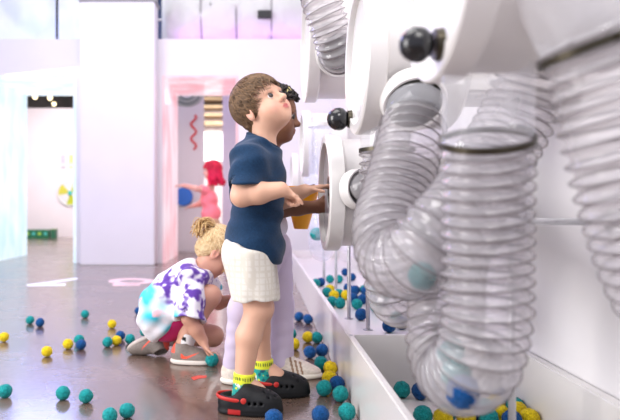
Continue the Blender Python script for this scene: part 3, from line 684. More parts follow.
# ---- shoes, built heel at the origin, toes along +x
def clog(parent, o, f, sc=1.0, side=1):
    root = 'clog'
    ops = [('u', 0, ell((.046, 0, .032), (.048, .036, .042))), ('u', .03, ell((.132, 0, .032), (.066, .045, .040))), ('u', .03, ell((.09, 0, .034), (.06, .038, .046))), ('u', .02, ell((.082, 0, .055), (.035, .036, .030))),
           ('u', .006, ell((.050, 0, .008), (.053, .040, .020))), ('u', .02, ell((.133, 0, .008), (.068, .049, .020))), ('u', .02, ell((.09, 0, .008), (.06, .042, .02))), ('i', .004, plane((0, 0, .001), (0, 0, -1))),
           ('s', .006, cap((.044, 0, .085), (.050, 0, .060), .034, .030)), ('s', .006, cap((.02, 0, .09), (.03, 0, .075), .035, .028))]
    for (x, y) in ((.115, 0), (.132, .015), (.132, -.015), (.150, 0), (.150, .026), (.150, -.026), (.167, .013), (.167, -.013)): ops.append(('s', .001, cap((x, y, .02), (x+.02, y*1.25, .10), .0042)))
    for x in (.10, .118, .136): ops.append(('s', .001, cap((x, .03*side, .036), (x+.004, .07*side, .046), .0048))); 
    for x in (.10, .118, .136): ops.append(('s', .001, cap((x, -.03*side, .036), (x+.004, -.07*side, .046), .0048)))
    vs, fs = sdf_mesh(ops, .0032); col = np.tile(V(.009, .0095, .011), (len(vs), 1))
    groove = (abs(vs[:, 2]-.017) < .0022); col[groove] *= .4
    red = (vs[:, 2] < .020) & (vs[:, 2] > .004) & (abs(vs[:, 0]-.055) < .020) & (abs(vs[:, 1]) > .02); col[red] = V(.42, .02, .02)
    c = link_mesh('clog', put(vs*sc, o, f), fs, RUB, parent, True, col); redm = bpy.data.materials.get('red_strap') or mat('red_strap', srgb(188, 40, 34), .5)
    t = np.linspace(-math.pi/2, math.pi/2, 30)
    st = np.stack([.058-.062*np.cos(t), .041*np.sin(t), .047+.006*np.cos(t)], 1); st = np.vstack([[.085, -.041, .046], st, [.085, .041, .046]])
    vs, fs = tube_mesh(resample(spline(st, .004), .004)[0], 1, 8); vs = np.array(vs)
    p, _ = resample(spline(st, .004), .004); n = len(p); T, A, B = frames(p); th = np.arange(8)/8*2*math.pi
    vs = (p[:, None]+.0028*np.cos(th)[None, :, None]*np.cross(T, V(0, 0, 1))[:, None]+.0060*np.sin(th)[None, :, None]*V(0, 0, 1)).reshape(-1, 3)
    s_ = meta(link_mesh('heel_strap', put(vs*sc, o, f), fs, redm, c), 'red heel strap')
    for y in (.041, -.041):
        lv, lf = lathe([(-.004, 0), (-.004, .010), (.003, .010), (.005, .007), (.005, 0)], V(.084, y, .046), V(0, np.sign(y), 0), 20); link_mesh('rivet', put(np.array(lv)*sc, o, f), lf, redm, s_)
    return c
def swoosh(parent, o, f, m, sc, y, x0=.050, z0=.030):
    P0 = [(0, .014), (.004, .004), (.014, 0), (.028, .005), (.075, .028), (.030, .012), (.017, .009), (.009, .013), (.002, .026)]
    P0 = [(x0+a*.95, z0+b*.8) for a, b in P0]; n = len(P0); vs = [(a, y, b) for a, b in P0]+[(a, y*.9, b) for a, b in P0]
    fs = [list(range(n)), list(range(n, 2*n))[::-1]]+[[i, (i+1) % n, n+(i+1) % n, n+i] for i in range(n)]
    return link_mesh('side_mark', put(np.array(vs)*sc, o, f), fs, m, parent, False)
def sneaker(parent, o, f, upper, sole, accent, sc=1.0, up=(0, 0, 1), mark=None, stripes=None):
    ops = [('u', 0, ell((.044, 0, .038), (.044, .030, .046))), ('u', .025, ell((.130, 0, .020), (.056, .036, .027))), ('u', .03, ell((.088, 0, .030), (.052, .033, .036))), ('u', .02, cap((.05, 0, .055), (.045, 0, .078), .031, .030)),
           ('i', .004, plane((0, 0, .014), (0, 0, -1))), ('i', .006, plane((.05, 0, .088), unit(V(-.15, 0, 1)))), ('s', .004, cap((.052, 0, .075), (.046, 0, .12), .024, .025))]
    vs, fs = sdf_mesh(ops, .0034); col = np.tile(V(*upper), (len(vs), 1))*(0.85+.3*vnoise(vs, 220, 3)[:, None])
    col[(vs[:, 0] < .022) & (vs[:, 2] > .045)] = accent
    if stripes is not None:
        for x in (.082, .098, .114): col[(abs(vs[:, 0]-x+.25*(vs[:, 2]-.03)) < .004) & (abs(vs[:, 1]) > .017)] = stripes
    if mark is not None:
        P0 = np.array([(0, .017), (.003, .006), (.012, 0), (.028, .003), (.080, .028), (.030, .0135), (.018, .012), (.011, .016), (.005, .027)])+V(.046, .024)
        ins = np.zeros(len(vs), bool); j = len(P0)-1
        for i in range(len(P0)):
            (xi, zi), (xj, zj) = P0[i], P0[j]
            ins ^= ((zi > vs[:, 2]) != (zj > vs[:, 2])) & (vs[:, 0] < (xj-xi)*(vs[:, 2]-zi)/(zj-zi+1e-12)+xi); j = i
        col[ins & (abs(vs[:, 1]) > .014)] = mark
    c = link_mesh('sneaker', put(vs*sc, o, f, up), fs, SHOE, parent, True, col)
    ops = [('u', 0, ell((.048, 0, .012), (.052, .035, .020))), ('u', .03, ell((.132, 0, .010), (.060, .041, .018))), ('u', .03, ell((.09, 0, .011), (.06, .036, .018))), ('i', .003, plane((0, 0, .001), (0, 0, -1))), ('i', .004, plane((0, 0, .020), (0, 0, 1)))]
    vs, fs = sdf_mesh(ops, .0034); link_mesh('sole', put(vs*sc, o, f, up), fs, SOLE, c, True, np.tile(V(*sole), (len(vs), 1)))
    for i, x in enumerate((.078, .092, .106, .118)):
        z = .067-.60*(x-.078); t = np.linspace(-1, 1, 9); lp = np.stack([np.full(9, x), .020*t, z-.010*t*t+.003], 1)
        tv, tf = tube_mesh(lp, .0028, 6); link_mesh('lace', put(np.array(tv)*sc, o, f, up), tf, SOLE, c, True, np.tile(V(.6, .58, .56) if stripes is None else V(.72, .68, .62), (len(tv), 1)))
    if False:
        for y in (-.0372, .0372):
            s0 = swoosh(c, put(V(0, 0, 0), o, f, up), f, mark, sc, y) if False else None
            P0 = [(0, .015), (.003, .005), (.012, 0), (.026, .004), (.072, .026), (.028, .0115), (.016, .009), (.008, .013), (.003, .024)]; n = len(P0)
            yy = lambda x: y*(1.0 if .03 < x < .12 else .93)
            vs = [(.050+a, y*1.02, .028+b) for a, b in P0]+[(.050+a, y*.80, .028+b) for a, b in P0]
            fs = [list(range(n)), list(range(n, 2*n))[::-1]]+[[i, (i+1) % n, n+(i+1) % n, n+i] for i in range(n)]
            link_mesh('side_mark', put(np.array(vs)*sc, o, f, up), fs, mark, c, False)
    return c
def sock(parent, a, b, r0, r1, colf, name='sock'):
    """from the ankle a (low) to the cuff b"""
    d = unit(b-a); vs, fs = sdf_mesh([('u', 0, cap(a, b+d*.03, r0, r1)), ('i', .002, plane(b, d))], .0035)
    s = (vs-a)@d/np.linalg.norm(b-a); return link_mesh(name, vs, fs, CLOTH, parent, True, colf(vs, s))

# ================================================================== boy in the navy T-shirt
base = V(-.01, 2.05, 0)
boy = thing('person', base, 'boy in navy T-shirt and cream shorts looking up, black clogs on the floor', 'person')
SKB = V(.70, .41, .285)
ho = P(262.5, 107.5, 2.05); hR = basis((.63, -.61, .48), (-.50, .10, .86)); hs = .94
NK, FK = P(258, 309, 1.98), P(260.5, 308, 2.13); NA, FA = P(243, 381, 1.975), P(263.5, 366, 2.125)
NH, FH = P(248, 262, 1.99), P(254, 262, 2.11)
NS, FS = P(247, 163, 1.945), P(264, 161, 2.165)
NE, NW = P(241.5, 196, 1.92), P(281, 189.5, 1.91); FE, FW = P(276, 203, 2.19), P(305, 190.5, 2.10)
ops = head_ops(ho, hR, hs)
ops += [('u', .03, cap(P(265, 120, 2.05), P(263, 152, 2.05), .037, .043))]
ops += [('u', .05, ell(P(257, 172, 2.055), (.068, .098, .09))), ('u', .05, ell(P(257, 212, 2.055), (.072, .092, .10))), ('u', .05, ell(P(252, 252, 2.05), (.075, .096, .075)))]
ops += limb((NS, .040), (NE, .033)); ops += limb((NE, .0335), (NE*.55+NW*.45, .034), (NW, .0245), k=.012)
ops += limb((FS, .040), (FE, .033)); ops += limb((FE, .033), (FE*.55+FW*.45, .033), (FW, .0225), k=.012)
for H, K, A_ in ((NH, NK, NA), (FH, FK, FA)):
    calf = K*.62+A_*.38+V(-.012, 0, 0)
    ops += limb((H, .066), (K, .042), k=.02); ops += limb((K, .040), (calf, .0405), (A_, .0275), k=.014); ops += [('u', .015, ell(K+V(.010, 0, .0), (.035, .032, .038)))]
    ops += [('u', .01, cap(A_, A_+V(.05, -.01, -.032), .028, .026))]
ops += hand_ops(NW, V(.70, .55, -.45), V(-.5, .1, -1), V(.5, -.75, .1), s=.62, curl=(1.0, 1.3, .9), fr=1.06)
ops += hand_ops(FW, V(.93, .0, .20), V(.10, .25, -1.), V(.1, -1, .1), s=.62, curl=(.10, .18, .2), spread=.13, thumb=.85, fr=1.06)
vs, fs = sdf_mesh(ops, .0038)
colr = paint(vs, SKB, ho, hR, hs, (.55, .15, .14), (.20, .11, .06), (.82, .36, .28))
kn = np.clip(1-np.linalg.norm((vs-NE)/.05, axis=1), 0, 1)[:, None]*.35; colr = colr*(1-kn)+V(.70, .34, .25)*kn
link_mesh('body', vs, fs, SK, boy, True, colr)
eyes(boy, ho, hR, hs, (.07, .04, .025), (1, -.30, .12))
def flow_boy(p, r):
    crown = V(-.055, .0, .105); d = p-crown; f = V(d[0]*1.0, d[1], d[2]*.8-.02); f = unit(f)
    if p[0] > .0: f = unit(f+V(.9, .25, -.1))
    return f+r.normal(size=3)*.24
hair(boy, ho, hR, hs, (.060, .033, .017), (.25, .145, .072), 3200, .050, .62, .006, dict(front=.070, temple=.040, nape=-.095, side=-.018), 3, flow_boy, cap_t=.008)
# T-shirt
shops = [('u', 0, ell(P(257, 168, 2.055), (.088, .118, .075))), ('u', .05, cap(P(258, 152, 2.05), P(262, 141, 2.05), .066, .060)), ('u', .06, ell(P(257.5, 200, 2.055), (.092, .112, .10))), ('u', .06, ell(P(254, 247, 2.052), (.102, .127, .115))), ('u', .04, cap(NS+V(0, .03, .012), FS+V(0, -.03, .012), .046))]
hem = plane(P(253, 254, 2.05), unit(V(-.36, 0, -1))); shops += [('i', .006, hem)]
shops += [('u', .04, ell(P(255, 243, 2.052), (.095, .118, .045)))] if False else []
for S_, E_, W_ in ((NS, NE, NW), (FS, FE, FW)):
    d = unit(E_-S_); cuff = S_+d*.080
    sl = group([('u', 0, cap(S_-d*.01+V(.006, 0, 0), E_+d*.02+V(.012, 0, 0), .051, .058)), ('i', .003, plane(cuff, unit(d+V(.15, 0, 0)))), ('s', .002, cap(cuff-d*.012, cuff+d*.06, .044, .046))]); shops += [('u', .035, sl)]
shops += [("s", .008, cap(P(268, 118, 2.05), P(263, 146, 2.05), .050, .048)), ("i", .004, plane(P(263, 141.5, 2.05), unit(V(.50, 0, 1))))]
vs, fs = sdf_mesh(shops, .004, folds(.008, [((.45, .2, 1), 62), ((-.7, .3, .8), 75), ((1, 0, .45), 50), ((.2, .6, 1), 100)], 2))
nz = vnoise(vs, 420, 2)[:, None]; cs = V(*srgb(19, 50, 80))*(.7+.6*nz)
link_mesh('t_shirt', vs, fs, CLOTH, boy, True, cs)
t = np.linspace(0, 2*math.pi, 40); nkc = P(263.5, 142, 2.05)
tube_obj('neck_band', np.stack([nkc[0]+.053*np.cos(t), nkc[1]+.055*np.sin(t), nkc[2]+.001-.0265*np.cos(t)], 1), .0050, mat('navy_rib', srgb(18, 46, 74), .85), boy, 8, False)
# shorts
so = [('u', 0, ell(P(251, 250, 2.05), (.088, .110, .070)))]
for H, K in ((NH, NK), (FH, FK)):
    d = unit(K-H); e = H+(K-H)*.80
    so += [('u', .03, group([('u', 0, cap(H+V(-.004, 0, .02), K+d*.02, .082, .067)), ('i', .003, plane(e, V(0.02, 0, -1))), ('s', .003, cap(e+V(0, 0, .02), e-V(0, 0, .06), .057, .059))]))]
so += [('i', .006, plane(P(252, 247, 2.05), V(.36, 0, 1)))]
vs, fs = sdf_mesh(so, .004, folds(.005, [((1, .2, .1), 70), ((.6, .5, -.4), 55), ((.9, -.5, .3), 80)], 5))
g = (np.sin(vs[:, 0]*330) > .72) | (np.sin(vs[:, 2]*330) > .72) | (np.sin(vs[:, 1]*330) > .8); cs = np.tile(V(.80, .765, .69), (len(vs), 1)); cs[g] *= V(.90, .88, .84)
link_mesh('shorts', vs, fs, CLOTH, boy, True, cs)
def sock_col(vs, s):
    c = np.tile(V(*srgb(38, 160, 150)), (len(vs), 1)); n1 = vnoise(vs, 55, 4); n2 = vnoise(vs, 70, 9)
    c[n1 > .68] = srgb(235, 235, 225); c[(n2 > .70)] = srgb(215, 225, 60); c[(n2 < .25)] = srgb(30, 90, 110)
    top = s > .60; c[top] = srgb(222, 228, 60); a = np.arctan2(vs[:, 1]-vs[:, 1].mean(), vs[:, 0]-vs[:, 0].mean())
    c[(s > .74) & (s < .88) & (np.sin(a*26) > .2)] = srgb(60, 80, 50); return c
for A_, K in ((NA, NK), (FA, FK)):
    lo = A_+V(.0, 0, -.045); sock(boy, lo, A_+(K-A_)*.10+V(0, 0, .004), .036, .0345, sock_col)
clog(boy, V(-.125, 1.955, 0), (.97, -.10, 0), 1.02); clog(boy, V(-.022, 2.125, 0), (.985, .0, 0), 1.0)

# ================================================================== curly-haired child behind him
b2 = thing('person', (.0, 2.33, 0), 'dark-skinned curly-haired child in lavender trousers and cream trainers, mostly behind the boy in navy', 'person')
SK2 = V(.19, .082, .045)
h2 = P(275, 117, 2.30); R2 = basis((.94, -.10, -.10), (.08, .05, 1)); s2 = .93
NH2, FH2 = P(266, 250, 2.27), P(270, 250, 2.39); NK2, FK2 = P(262, 308, 2.27), P(280, 308, 2.40); NA2, FA2 = P(234, 366, 2.27), P(283, 364, 2.35)
FH2 = P(272, 250, 2.37); NK2 = P(243, 310, 2.26)
S2n, S2f = P(262, 172, 2.19), P(268, 172, 2.41)
E2, W2 = P(282, 209, 2.20), P(315, 207, 2.215)
ops = head_ops(h2, R2, s2)+[('u', .03, cap(h2+V(-.02, 0, -.05), P(266, 164, 2.3), .040, .045)), ('u', .05, ell(P(264, 185, 2.3), (.062, .095, .09))), ('u', .05, ell(P(266, 225, 2.3), (.066, .09, .10)))]
ops += limb((S2n, .036), (E2, .030)); ops += limb((E2, .030), (E2*.5+W2*.5, .027), (W2, .022), k=.012)
Ef, Wf = P(286, 208, 2.43), P(300, 196, 2.37)
ops += limb((S2f, .036), (Ef, .030)); ops += limb((Ef, .030), (Wf, .022), k=.012)
for H, K, A_ in ((NH2, NK2, NA2), (FH2, FK2, FA2)): ops += limb((H, .06), (K, .042), (A_, .028), k=.03); ops += [('u', .01, cap(A_, A_+V(.04, 0, -.03), .027, .025))]
ops += hand_ops(W2, V(1, -.06, .02), V(.0, 1, -.3), V(.1, 0, 1), s=.60, curl=(.15, .3, .25), fr=1.05)
ops += hand_ops(Wf, V(.6, -.3, -.1), V(.2, -1, -.2), V(0, .2, 1), s=.60, curl=(.7, .9, .7), fr=1.05)
vs, fs = sdf_mesh(ops, .0042)
link_mesh('body', vs, fs, SK, b2, True, paint(vs, SK2, h2, R2, s2, (.20, .065, .05), (.03, .015, .01), (.19, .075, .042)))
eyes(b2, h2, R2, s2, (.03, .015, .01), (1, -.6, -.15))
hair(b2, h2, R2, s2, (.010, .008, .007), (.035, .026, .022), 520, .016, 2.0, .012, dict(front=.075, temple=.045, nape=-.06, side=-.01), 5, lambda p, r: r.normal(size=3), curl=.006, cap_t=.012)
cl = link_mesh('hair_clip', *sdf_mesh(U(*[ell(P(287.5, 90.5, 2.26)+V(.0085*math.cos(a), -.003, .0085*math.sin(a)), (.0062, .005, .0062)) for a in np.arange(5)*1.257], ell(P(287.5, 90.5, 2.26), (.006, .007, .006)), k=.003), .003), mat('pale_yellow_clip', srgb(240, 225, 150), .5), b2); cl['label'] = 'pale yellow flower hair clip'
so = [('u', 0, ell(P(264, 188, 2.3), (.078, .112, .08))), ('u', .05, ell(P(266, 225, 2.3), (.078, .105, .09))), ('u', .04, cap(S2n+V(0, .03, .01), S2f+V(0, -.03, .01), .042)), ('i', .004, plane(P(266, 250, 2.3), (0, 0, -1)))]
for S_, E_ in ((S2n, E2), (S2f, Ef)):
    d = unit(E_-S_); so += [('u', .03, group([('u', 0, cap(S_, E_, .047, .048)), ('i', .003, plane(S_+d*.09, d))]))]
so += [('s', .006, cap(P(268, 150, 2.3), P(266, 163, 2.3), .045, .05))]
vs, fs = sdf_mesh(so, .005, folds(.004, [((.5, .2, 1), 60), ((-.7, .3, .8), 70)], 4)); link_mesh('shirt', vs, fs, CLOTH, b2, True, np.tile(V(.70, .66, .74), (len(vs), 1)))
so = [('u', 0, ell(P(267, 245, 2.31), (.082, .108, .07)))]
for H, K, A_ in ((NH2, NK2, NA2), (FH2, FK2, FA2)): so += [('u', .03, group(limb((H, .076), (K, .053), (A_+V(0, 0, .01), .041), k=.02)+[('i', .003, plane(A_+V(0, 0, -.012), (0, 0, -1)))]))]
vs, fs = sdf_mesh(so, .0045, folds(.0022, [((.3, .2, 1), 105), ((-.4, .3, 1), 110), ((.9, .2, .3), 60)], 7)); link_mesh('trousers', vs, fs, CLOTH, b2, True, np.tile(V(*srgb(205, 192, 214)), (len(vs), 1)))
for o_ in (V(FA2[0]-.045, FA2[1], 0), V(NA2[0]-.048, NA2[1], 0)): sneaker(b2, o_, (1, -.06, 0), srgb(226, 216, 204), srgb(230, 224, 212), V(*srgb(215, 200, 185)), 1.02, stripes=V(*srgb(150, 120, 95)))
# yellow bucket in his far hand
bk = thing('bucket', P(300, 229, 2.33), 'yellow-orange tapered bucket held between the two boys and the drum', 'bucket')
yb = mat('yellow_orange_plastic', srgb(250, 172, 30), .38, var=.04); bt, bb = P(302, 186, 2.33), P(301, 229, 2.33)
lathe_obj('pail', [(0, 0), (0, .024), (.002, .027), (.148, .066), (.155, .070), (.158, .068), (.150, .0635), (.004, .0245), (.004, 0)], bb, bt-bb, yb, bk, 48)
t = np.linspace(0, 2*math.pi, 40); tube_obj('rim_bead', np.stack([bt[0]+.070*np.cos(t), bt[1]+.070*np.sin(t), np.full(40, bt[2]-.004)], 1), .003, yb, bk, 6, False)
if 0: tube_obj('handle', np.stack([bt[0]+.064*np.cos(t), np.full(24, bt[1]), bt[2]-.012+.045*np.sin(t)], 1), .003, M['plastic'], bk, 8)

# ================================================================== crouching girl
g = thing('person', (-.28, 2.66, 0), 'blonde girl in tie-dye T-shirt crouching on the floor picking up a teal ball', 'person')
SK3 = V(.62, .33, .23)
h3 = P(216.5, 252, 2.66); R3 = basis((.70, .16, -.70), (.66, .10, .74)); s3 = .96
hipN, hipF = P(168, 324, 2.61), P(167, 326, 2.74); knN = P(210, 296, 2.56); anN = P(183, 344, 2.565); knF = P(213, 336, 2.74); anF = P(168, 338, 2.71)
shN, shF = P(193, 281, 2.54), P(205, 280, 2.76); elN, wrN = P(189, 318, 2.49), P(203, 341, 2.50); elF, wrF = P(219, 303, 2.80), P(233, 299, 2.72)
ops = head_ops(h3, R3, s3)+[('u', .03, cap(P(211, 259, 2.66), P(199, 276, 2.66), .031, .040)), ('u', .06, ell(P(190, 285, 2.66), (.075, .095, .075))), ('u', .06, ell(P(174, 305, 2.66), (.075, .09, .075))), ('u', .05, ell(P(165, 323, 2.66), (.08, .10, .065)))]
ops += limb((shN, .036), (elN, .030)); ops += limb((elN, .0305), (elN*.5+wrN*.5, .029), (wrN, .022), k=.012)
ops += limb((shF, .036), (elF, .030)); ops += limb((elF, .030), (wrF, .022), k=.012)
ops += limb((hipN, .068), (knN, .045), k=.03); ops += limb((knN, .043), (knN*.6+anN*.4+V(-.01, 0, 0), .042), (anN, .029), k=.02); ops += [('u', .01, cap(anN, anN+V(.03, 0, -.03), .028, .026))]
ops += limb((hipF, .068), (knF, .045), k=.03); ops += limb((knF, .043), (anF, .032), k=.02)
ops += hand_ops(wrN, V(.42, .12, -.9), V(.75, .2, .4), V(0, -1, -.1), s=.58, curl=(.3, .5, .45), fr=1.08)
ops += hand_ops(wrF, V(.9, -.3, -.1), V(0, -.2, -1), V(.2, -1, 0), s=.58, curl=(.3, .5, .4), fr=1.05)
vs, fs = sdf_mesh(ops, .0042); link_mesh('body', vs, fs, SK, g, True, paint(vs, SK3, h3, R3, s3, (.55, .2, .17), (.35, .22, .12), (.68, .30, .22)))
eyes(g, h3, R3, s3, (.12, .2, .3), (1, 0, -.2))
extra = []; r = np.random.default_rng(9)
tie = R3@(V(-.090, -.02, .062)*s3)+h3
for i in range(100):                                      # pony tail and loose fringe
    p0 = tie+r.normal(size=3)*.008; d = unit(V(-.42, -.25, .7)+r.normal(size=3)*.13); q = [p0, p0+d*.030, p0+d*.045+V(-.022, -.01, -.005), p0+d*.035+V(-.040, -.012, -.045)+r.normal(size=3)*.010]
    tv, tf = tube_mesh(resample(spline(q, .01), .012)[0], .0016, 5, False); extra.append((tv, tf, np.tile(V(*srgb(*( (214, 178, 120), (180, 138, 84), (235, 205, 150))[i % 3])), (len(tv), 1))))
for i in range(46):                                      # strands hanging past the cheek
    sd = -1 if i % 3 else 1; a = R3@(V(r.uniform(.0, .075), sd*r.uniform(.062, .074), r.uniform(.02, .06))*s3)+h3; L = r.uniform(.06, .12)
    q = [a, a+V(.012, 0.0, -.3*L), a+V(.018+r.normal()*.006, r.normal()*.006, -.7*L), a+V(.014+r.normal()*.01, r.normal()*.01, -L)]
    tv, tf = tube_mesh(resample(spline(q, .01), .012)[0], .0024, 5, False); extra.append((tv, tf, np.tile(V(*srgb(*((222, 190, 135), (190, 150, 95))[i % 2])), (len(tv), 1))))
def flow_girl(p, r): d = V(-.085, -.02, .075)-p; return unit(d)+r.normal(size=3)*.12
hair(g, h3, R3, s3, srgb(190, 150, 98), srgb(246, 222, 175), 1900, .060, .6, .003, dict(front=.062, temple=.02, nape=-.085, side=-.03), 11, flow_girl, cap_t=.009, extra=extra)
lv, lf = sdf_mesh(U(*[ell(tie+R3@V(.0, .014*math.cos(a), .014*math.sin(a)), (.008, .008, .008)) for a in np.arange(7)*.9], k=.004), .003); link_mesh('hair_tie', lv, lf, mat('dark_hair_tie', (.05, .035, .03), .7), g)
so = [('u', 0, ell(P(192, 280, 2.66), (.095, .118, .085))), ('u', .08, ell(P(174, 296, 2.66), (.115, .125, .105))), ('u', .08, ell(P(160, 315, 2.655), (.090, .150, .105))), ('u', .04, cap(shN+V(0, .03, .005), shF+V(0, -.03, .005), .048)),
      ('i', .006, plane(P(157, 339, 2.66), unit(V(.80, 0, -1))))]
for S_, E_, L_, ra in ((shN, elN, .155, .066), (shF, elF, .09, .05)):
    d = unit(E_-S_); so += [('u', .03, group([('u', 0, cap(S_-d*.01, E_+d*.04, .052, ra)), ('i', .003, plane(S_+d*L_, d)), ('s', .002, cap(S_+d*(L_-.02), S_+d*(L_+.06), .05 if ra > .06 else .042, .055 if ra > .06 else .044))]))]
so += [('s', .006, cap(P(212, 252, 2.66), P(205, 264, 2.66), .045, .048))]
vs, fs = sdf_mesh(so, .0045, folds(.012, [((.8, .1, -.6), 60), ((-.3, .3, 1), 72), ((1, 0, .5), 48)], 6))
c = np.tile(V(.82, .80, .84), (len(vs), 1)); px = VX+F*vs[:, 0]/vs[:, 1]; py = VY-F*(vs[:, 2]-CH)/vs[:, 1]; n1 = vnoise(vs, 24, 3)*.55+vnoise(vs, 55, 7)*.30+vnoise(vs, 110, 9)*.15; n2 = vnoise(vs, 13, 8); n3 = vnoise(vs, 60, 2)
def blend(m, col): 
    m = np.clip(m, 0, 1)[:, None]; c[:] = c*(1-m)+np.array(col)*m
sa = (vs-P(150, 325, 2.66))@unit(P(200, 270, 2.66)-P(150, 325, 2.66)); sa /= np.linalg.norm(P(200, 270, 2.66)-P(150, 325, 2.66))      # along the shirt, hem to neck
blend((n2-.40)*7*np.clip(1-abs(sa-.28)/.30, 0, 1), srgb(60, 185, 205)); blend((n2-.28)*6*np.clip(1-abs(sa-.40)/.13, 0, 1), srgb(70, 195, 212)); blend((.42-n1)*6*np.clip(1-abs(sa-.2)/.25, 0, 1), srgb(240, 170, 175))
blend((n1-.49)*9*np.clip((sa-.42)/.15, 0, 1), srgb(138, 108, 188)); blend((n1-.545)*12*np.clip((sa-.42)/.2, 0, 1), srgb(92, 58, 150))
fs_ = (vs-shF)@unit(elF-shF); blend(((fs_ > .05) & (vs[:, 1] > 2.75)).astype(float), srgb(60, 170, 190))
link_mesh('t_shirt', vs, fs, CLOTH, g, True, c)
so = [('u', 0, ell(P(166, 322, 2.66), (.085, .112, .070)))]
for H, K, fr_ in ((hipN, knN, .55), (hipF, knF, .5)):
    d = unit(K-H); e = H+(K-H)*fr_; so += [('u', .03, group([('u', 0, cap(H, K, .073, .058)), ('i', .003, plane(e, d))]))]
vs, fs = sdf_mesh(so, .005, folds(.003, [((.8, .1, -.6), 60), ((-.3, .3, 1), 72)], 8)); link_mesh('shorts', vs, fs, CLOTH, g, True, np.tile(V(*srgb(176, 28, 92)), (len(vs), 1)))
om = V(*srgb(255, 95, 70))
sneaker(g, V(anN[0]-.048, 2.555, 0), (1, -.08, 0), srgb(138, 128, 120), srgb(225, 215, 205), V(*srgb(240, 100, 80)), 1.0, mark=om)
sneaker(g, V(-.385, 2.80, .068), (-.62, .06, -.40)if False else (.9, .05, -.48), srgb(150, 140, 132), srgb(215, 205, 198), V(*srgb(240, 100, 80)), 1.0, up=(.48, 0, .9), mark=om) if False else sneaker(g, P(167, 331, 2.70), (-.90, .02, -.40), srgb(125, 115, 108), srgb(190, 178, 170), V(*srgb(240, 100, 80)), 1.0, up=(.35, -.62, -.72), mark=om)
def white_sock(vs, s):
    cc = np.tile(V(.8, .78, .78), (len(vs), 1)); cc[(s > .62) & (s < .80) & (vs[:, 1] < 2.55) & (abs(vs[:, 0]-anN[0]-.002) < .016)] = (.02, .02, .02); return cc
sock(g, anN+V(0, 0, -.03), anN+(knN-anN)*.24, .0335, .036, white_sock); sock(g, anF+V(-.005, 0, 0), anF+(knF-anF)*.12, .036, .037, lambda v, s: np.tile(V(.75, .72, .72), (len(v), 1)))

# ================================================================== girl in the far doorway
q = thing('person', (-.58, 7.4, 0), 'red-haired girl in pink top reaching left in the pink doorway', 'person')
Yq = 7.4; h4 = P(212, 171, Yq); R4 = basis((-.97, .1, .0), (0, 0, 1)); s4 = 1.05
shN4, shF4 = P(206, 190, 7.30), P(208, 190, 7.52)
ops = head_ops(h4, R4, s4)+[('u', .03, cap(h4+V(0.01, 0, -.07), P(210, 190, Yq), .042, .05)), ('u', .05, ell(P(209, 201, Yq), (.085, .12, .12))), ('u', .05, ell(P(211, 220, Yq), (.09, .12, .13)))]
ops += limb((shN4, .042), (P(196, 188.5, 7.22), .033), (P(184, 185.5, 7.2), .025)); ops += hand_ops(P(184, 185.5, 7.2), V(-1, 0, .05), V(0, -.2, -1), V(0, -1, 0), s=.66)
ops += limb((shF4, .042), (P(200, 204, 7.55), .033), (P(193, 206, 7.5), .025)); ops += hand_ops(P(193, 206, 7.5), V(-1, 0, -.2), V(0, -.2, -1), V(0, 1, 0), s=.66)
for dy in (-.075, .075): ops += limb((P(211, 228, Yq+dy), .075), (P(209, 245, Yq+dy), .05), (V(-.56, Yq+dy, .06), .035))
vs, fs = sdf_mesh(ops, .007); link_mesh('body', vs, fs, SK, q, True, paint(vs, V(.75, .42, .34), h4, R4, s4, (.6, .2, .2), (.35, .1, .08), (.8, .36, .3)))
eyes(q, h4, R4, s4, (.1, .06, .04))
ex = []; r = np.random.default_rng(4)
for i in range(160):
    a = r.uniform(.3, 2*math.pi-.3); p0 = h4+R4@(V(-.012+.092*math.cos(a)*1.0, .08*math.sin(a), .02)*s4) if math.cos(a) < .55 else None
    if p0 is None: continue
    L = r.uniform(.13, .20); qd = [p0, p0+V(.012, 0, -.4*L), p0+V(.02+r.normal()*.01, r.normal()*.012, -.8*L), p0+V(.025+r.normal()*.015, r.normal()*.015, -L)]
    tv, tf = tube_mesh(resample(spline(qd, .02), .025)[0], .010, 5, False); ex.append((tv, tf, np.tile(V(*srgb(215, 25, 75))*r.uniform(.7, 1.2), (len(tv), 1))))
hair(q, h4, R4, s4, srgb(170, 15, 45), srgb(235, 50, 85), 400, .06, 2.0, .008, dict(front=.06, temple=.02, nape=-.08, side=-.03), 21, lambda p, r: V(-.3, 0, -1)+r.normal(size=3)*.2, cap_t=.012, extra=ex)
so = [('u', 0, ell(P(209, 199, Yq), (.105, .135, .12))), ('u', .05, ell(P(211, 213, Yq), (.115, .14, .12))), ('i', .01, plane(P(210, 221, Yq), (0, 0, -1)))]
for S_, E_ in ((shN4, P(196, 188.5, 7.22)), (shF4, P(200, 204, 7.55))):
    d = unit(E_-S_); so += [('u', .03, group([('u', 0, cap(S_, E_, .052, .05)), ('i', .003, plane(S_+d*.07, d))]))]
vs, fs = sdf_mesh(so, .007, folds(.005, [((.5, .2, 1), 50)], 1)); link_mesh('pink_top', vs, fs, CLOTH, q, True, np.tile(V(*srgb(250, 140, 150)), (len(vs), 1)))
so = [('u', 0, ell(P(211, 224, Yq), (.108, .135, .10)))]+[('u', .04, group(limb((P(211, 228, Yq+dy), .09), (P(209, 245, Yq+dy), .075))+[('i', .003, plane(P(209, 243, Yq), (0, 0, -1)))])) for dy in (-.075, .075)]
vs, fs = sdf_mesh(so, .007); link_mesh('shorts', vs, fs, CLOTH, q, True, np.tile(V(*srgb(190, 165, 125)), (len(vs), 1)))
for dy in (-.075, .075): sneaker(q, V(-.51, Yq+dy, 0), (-1, 0, 0), srgb(200, 190, 185), srgb(230, 225, 220), V(.6, .3, .3), 1.05)
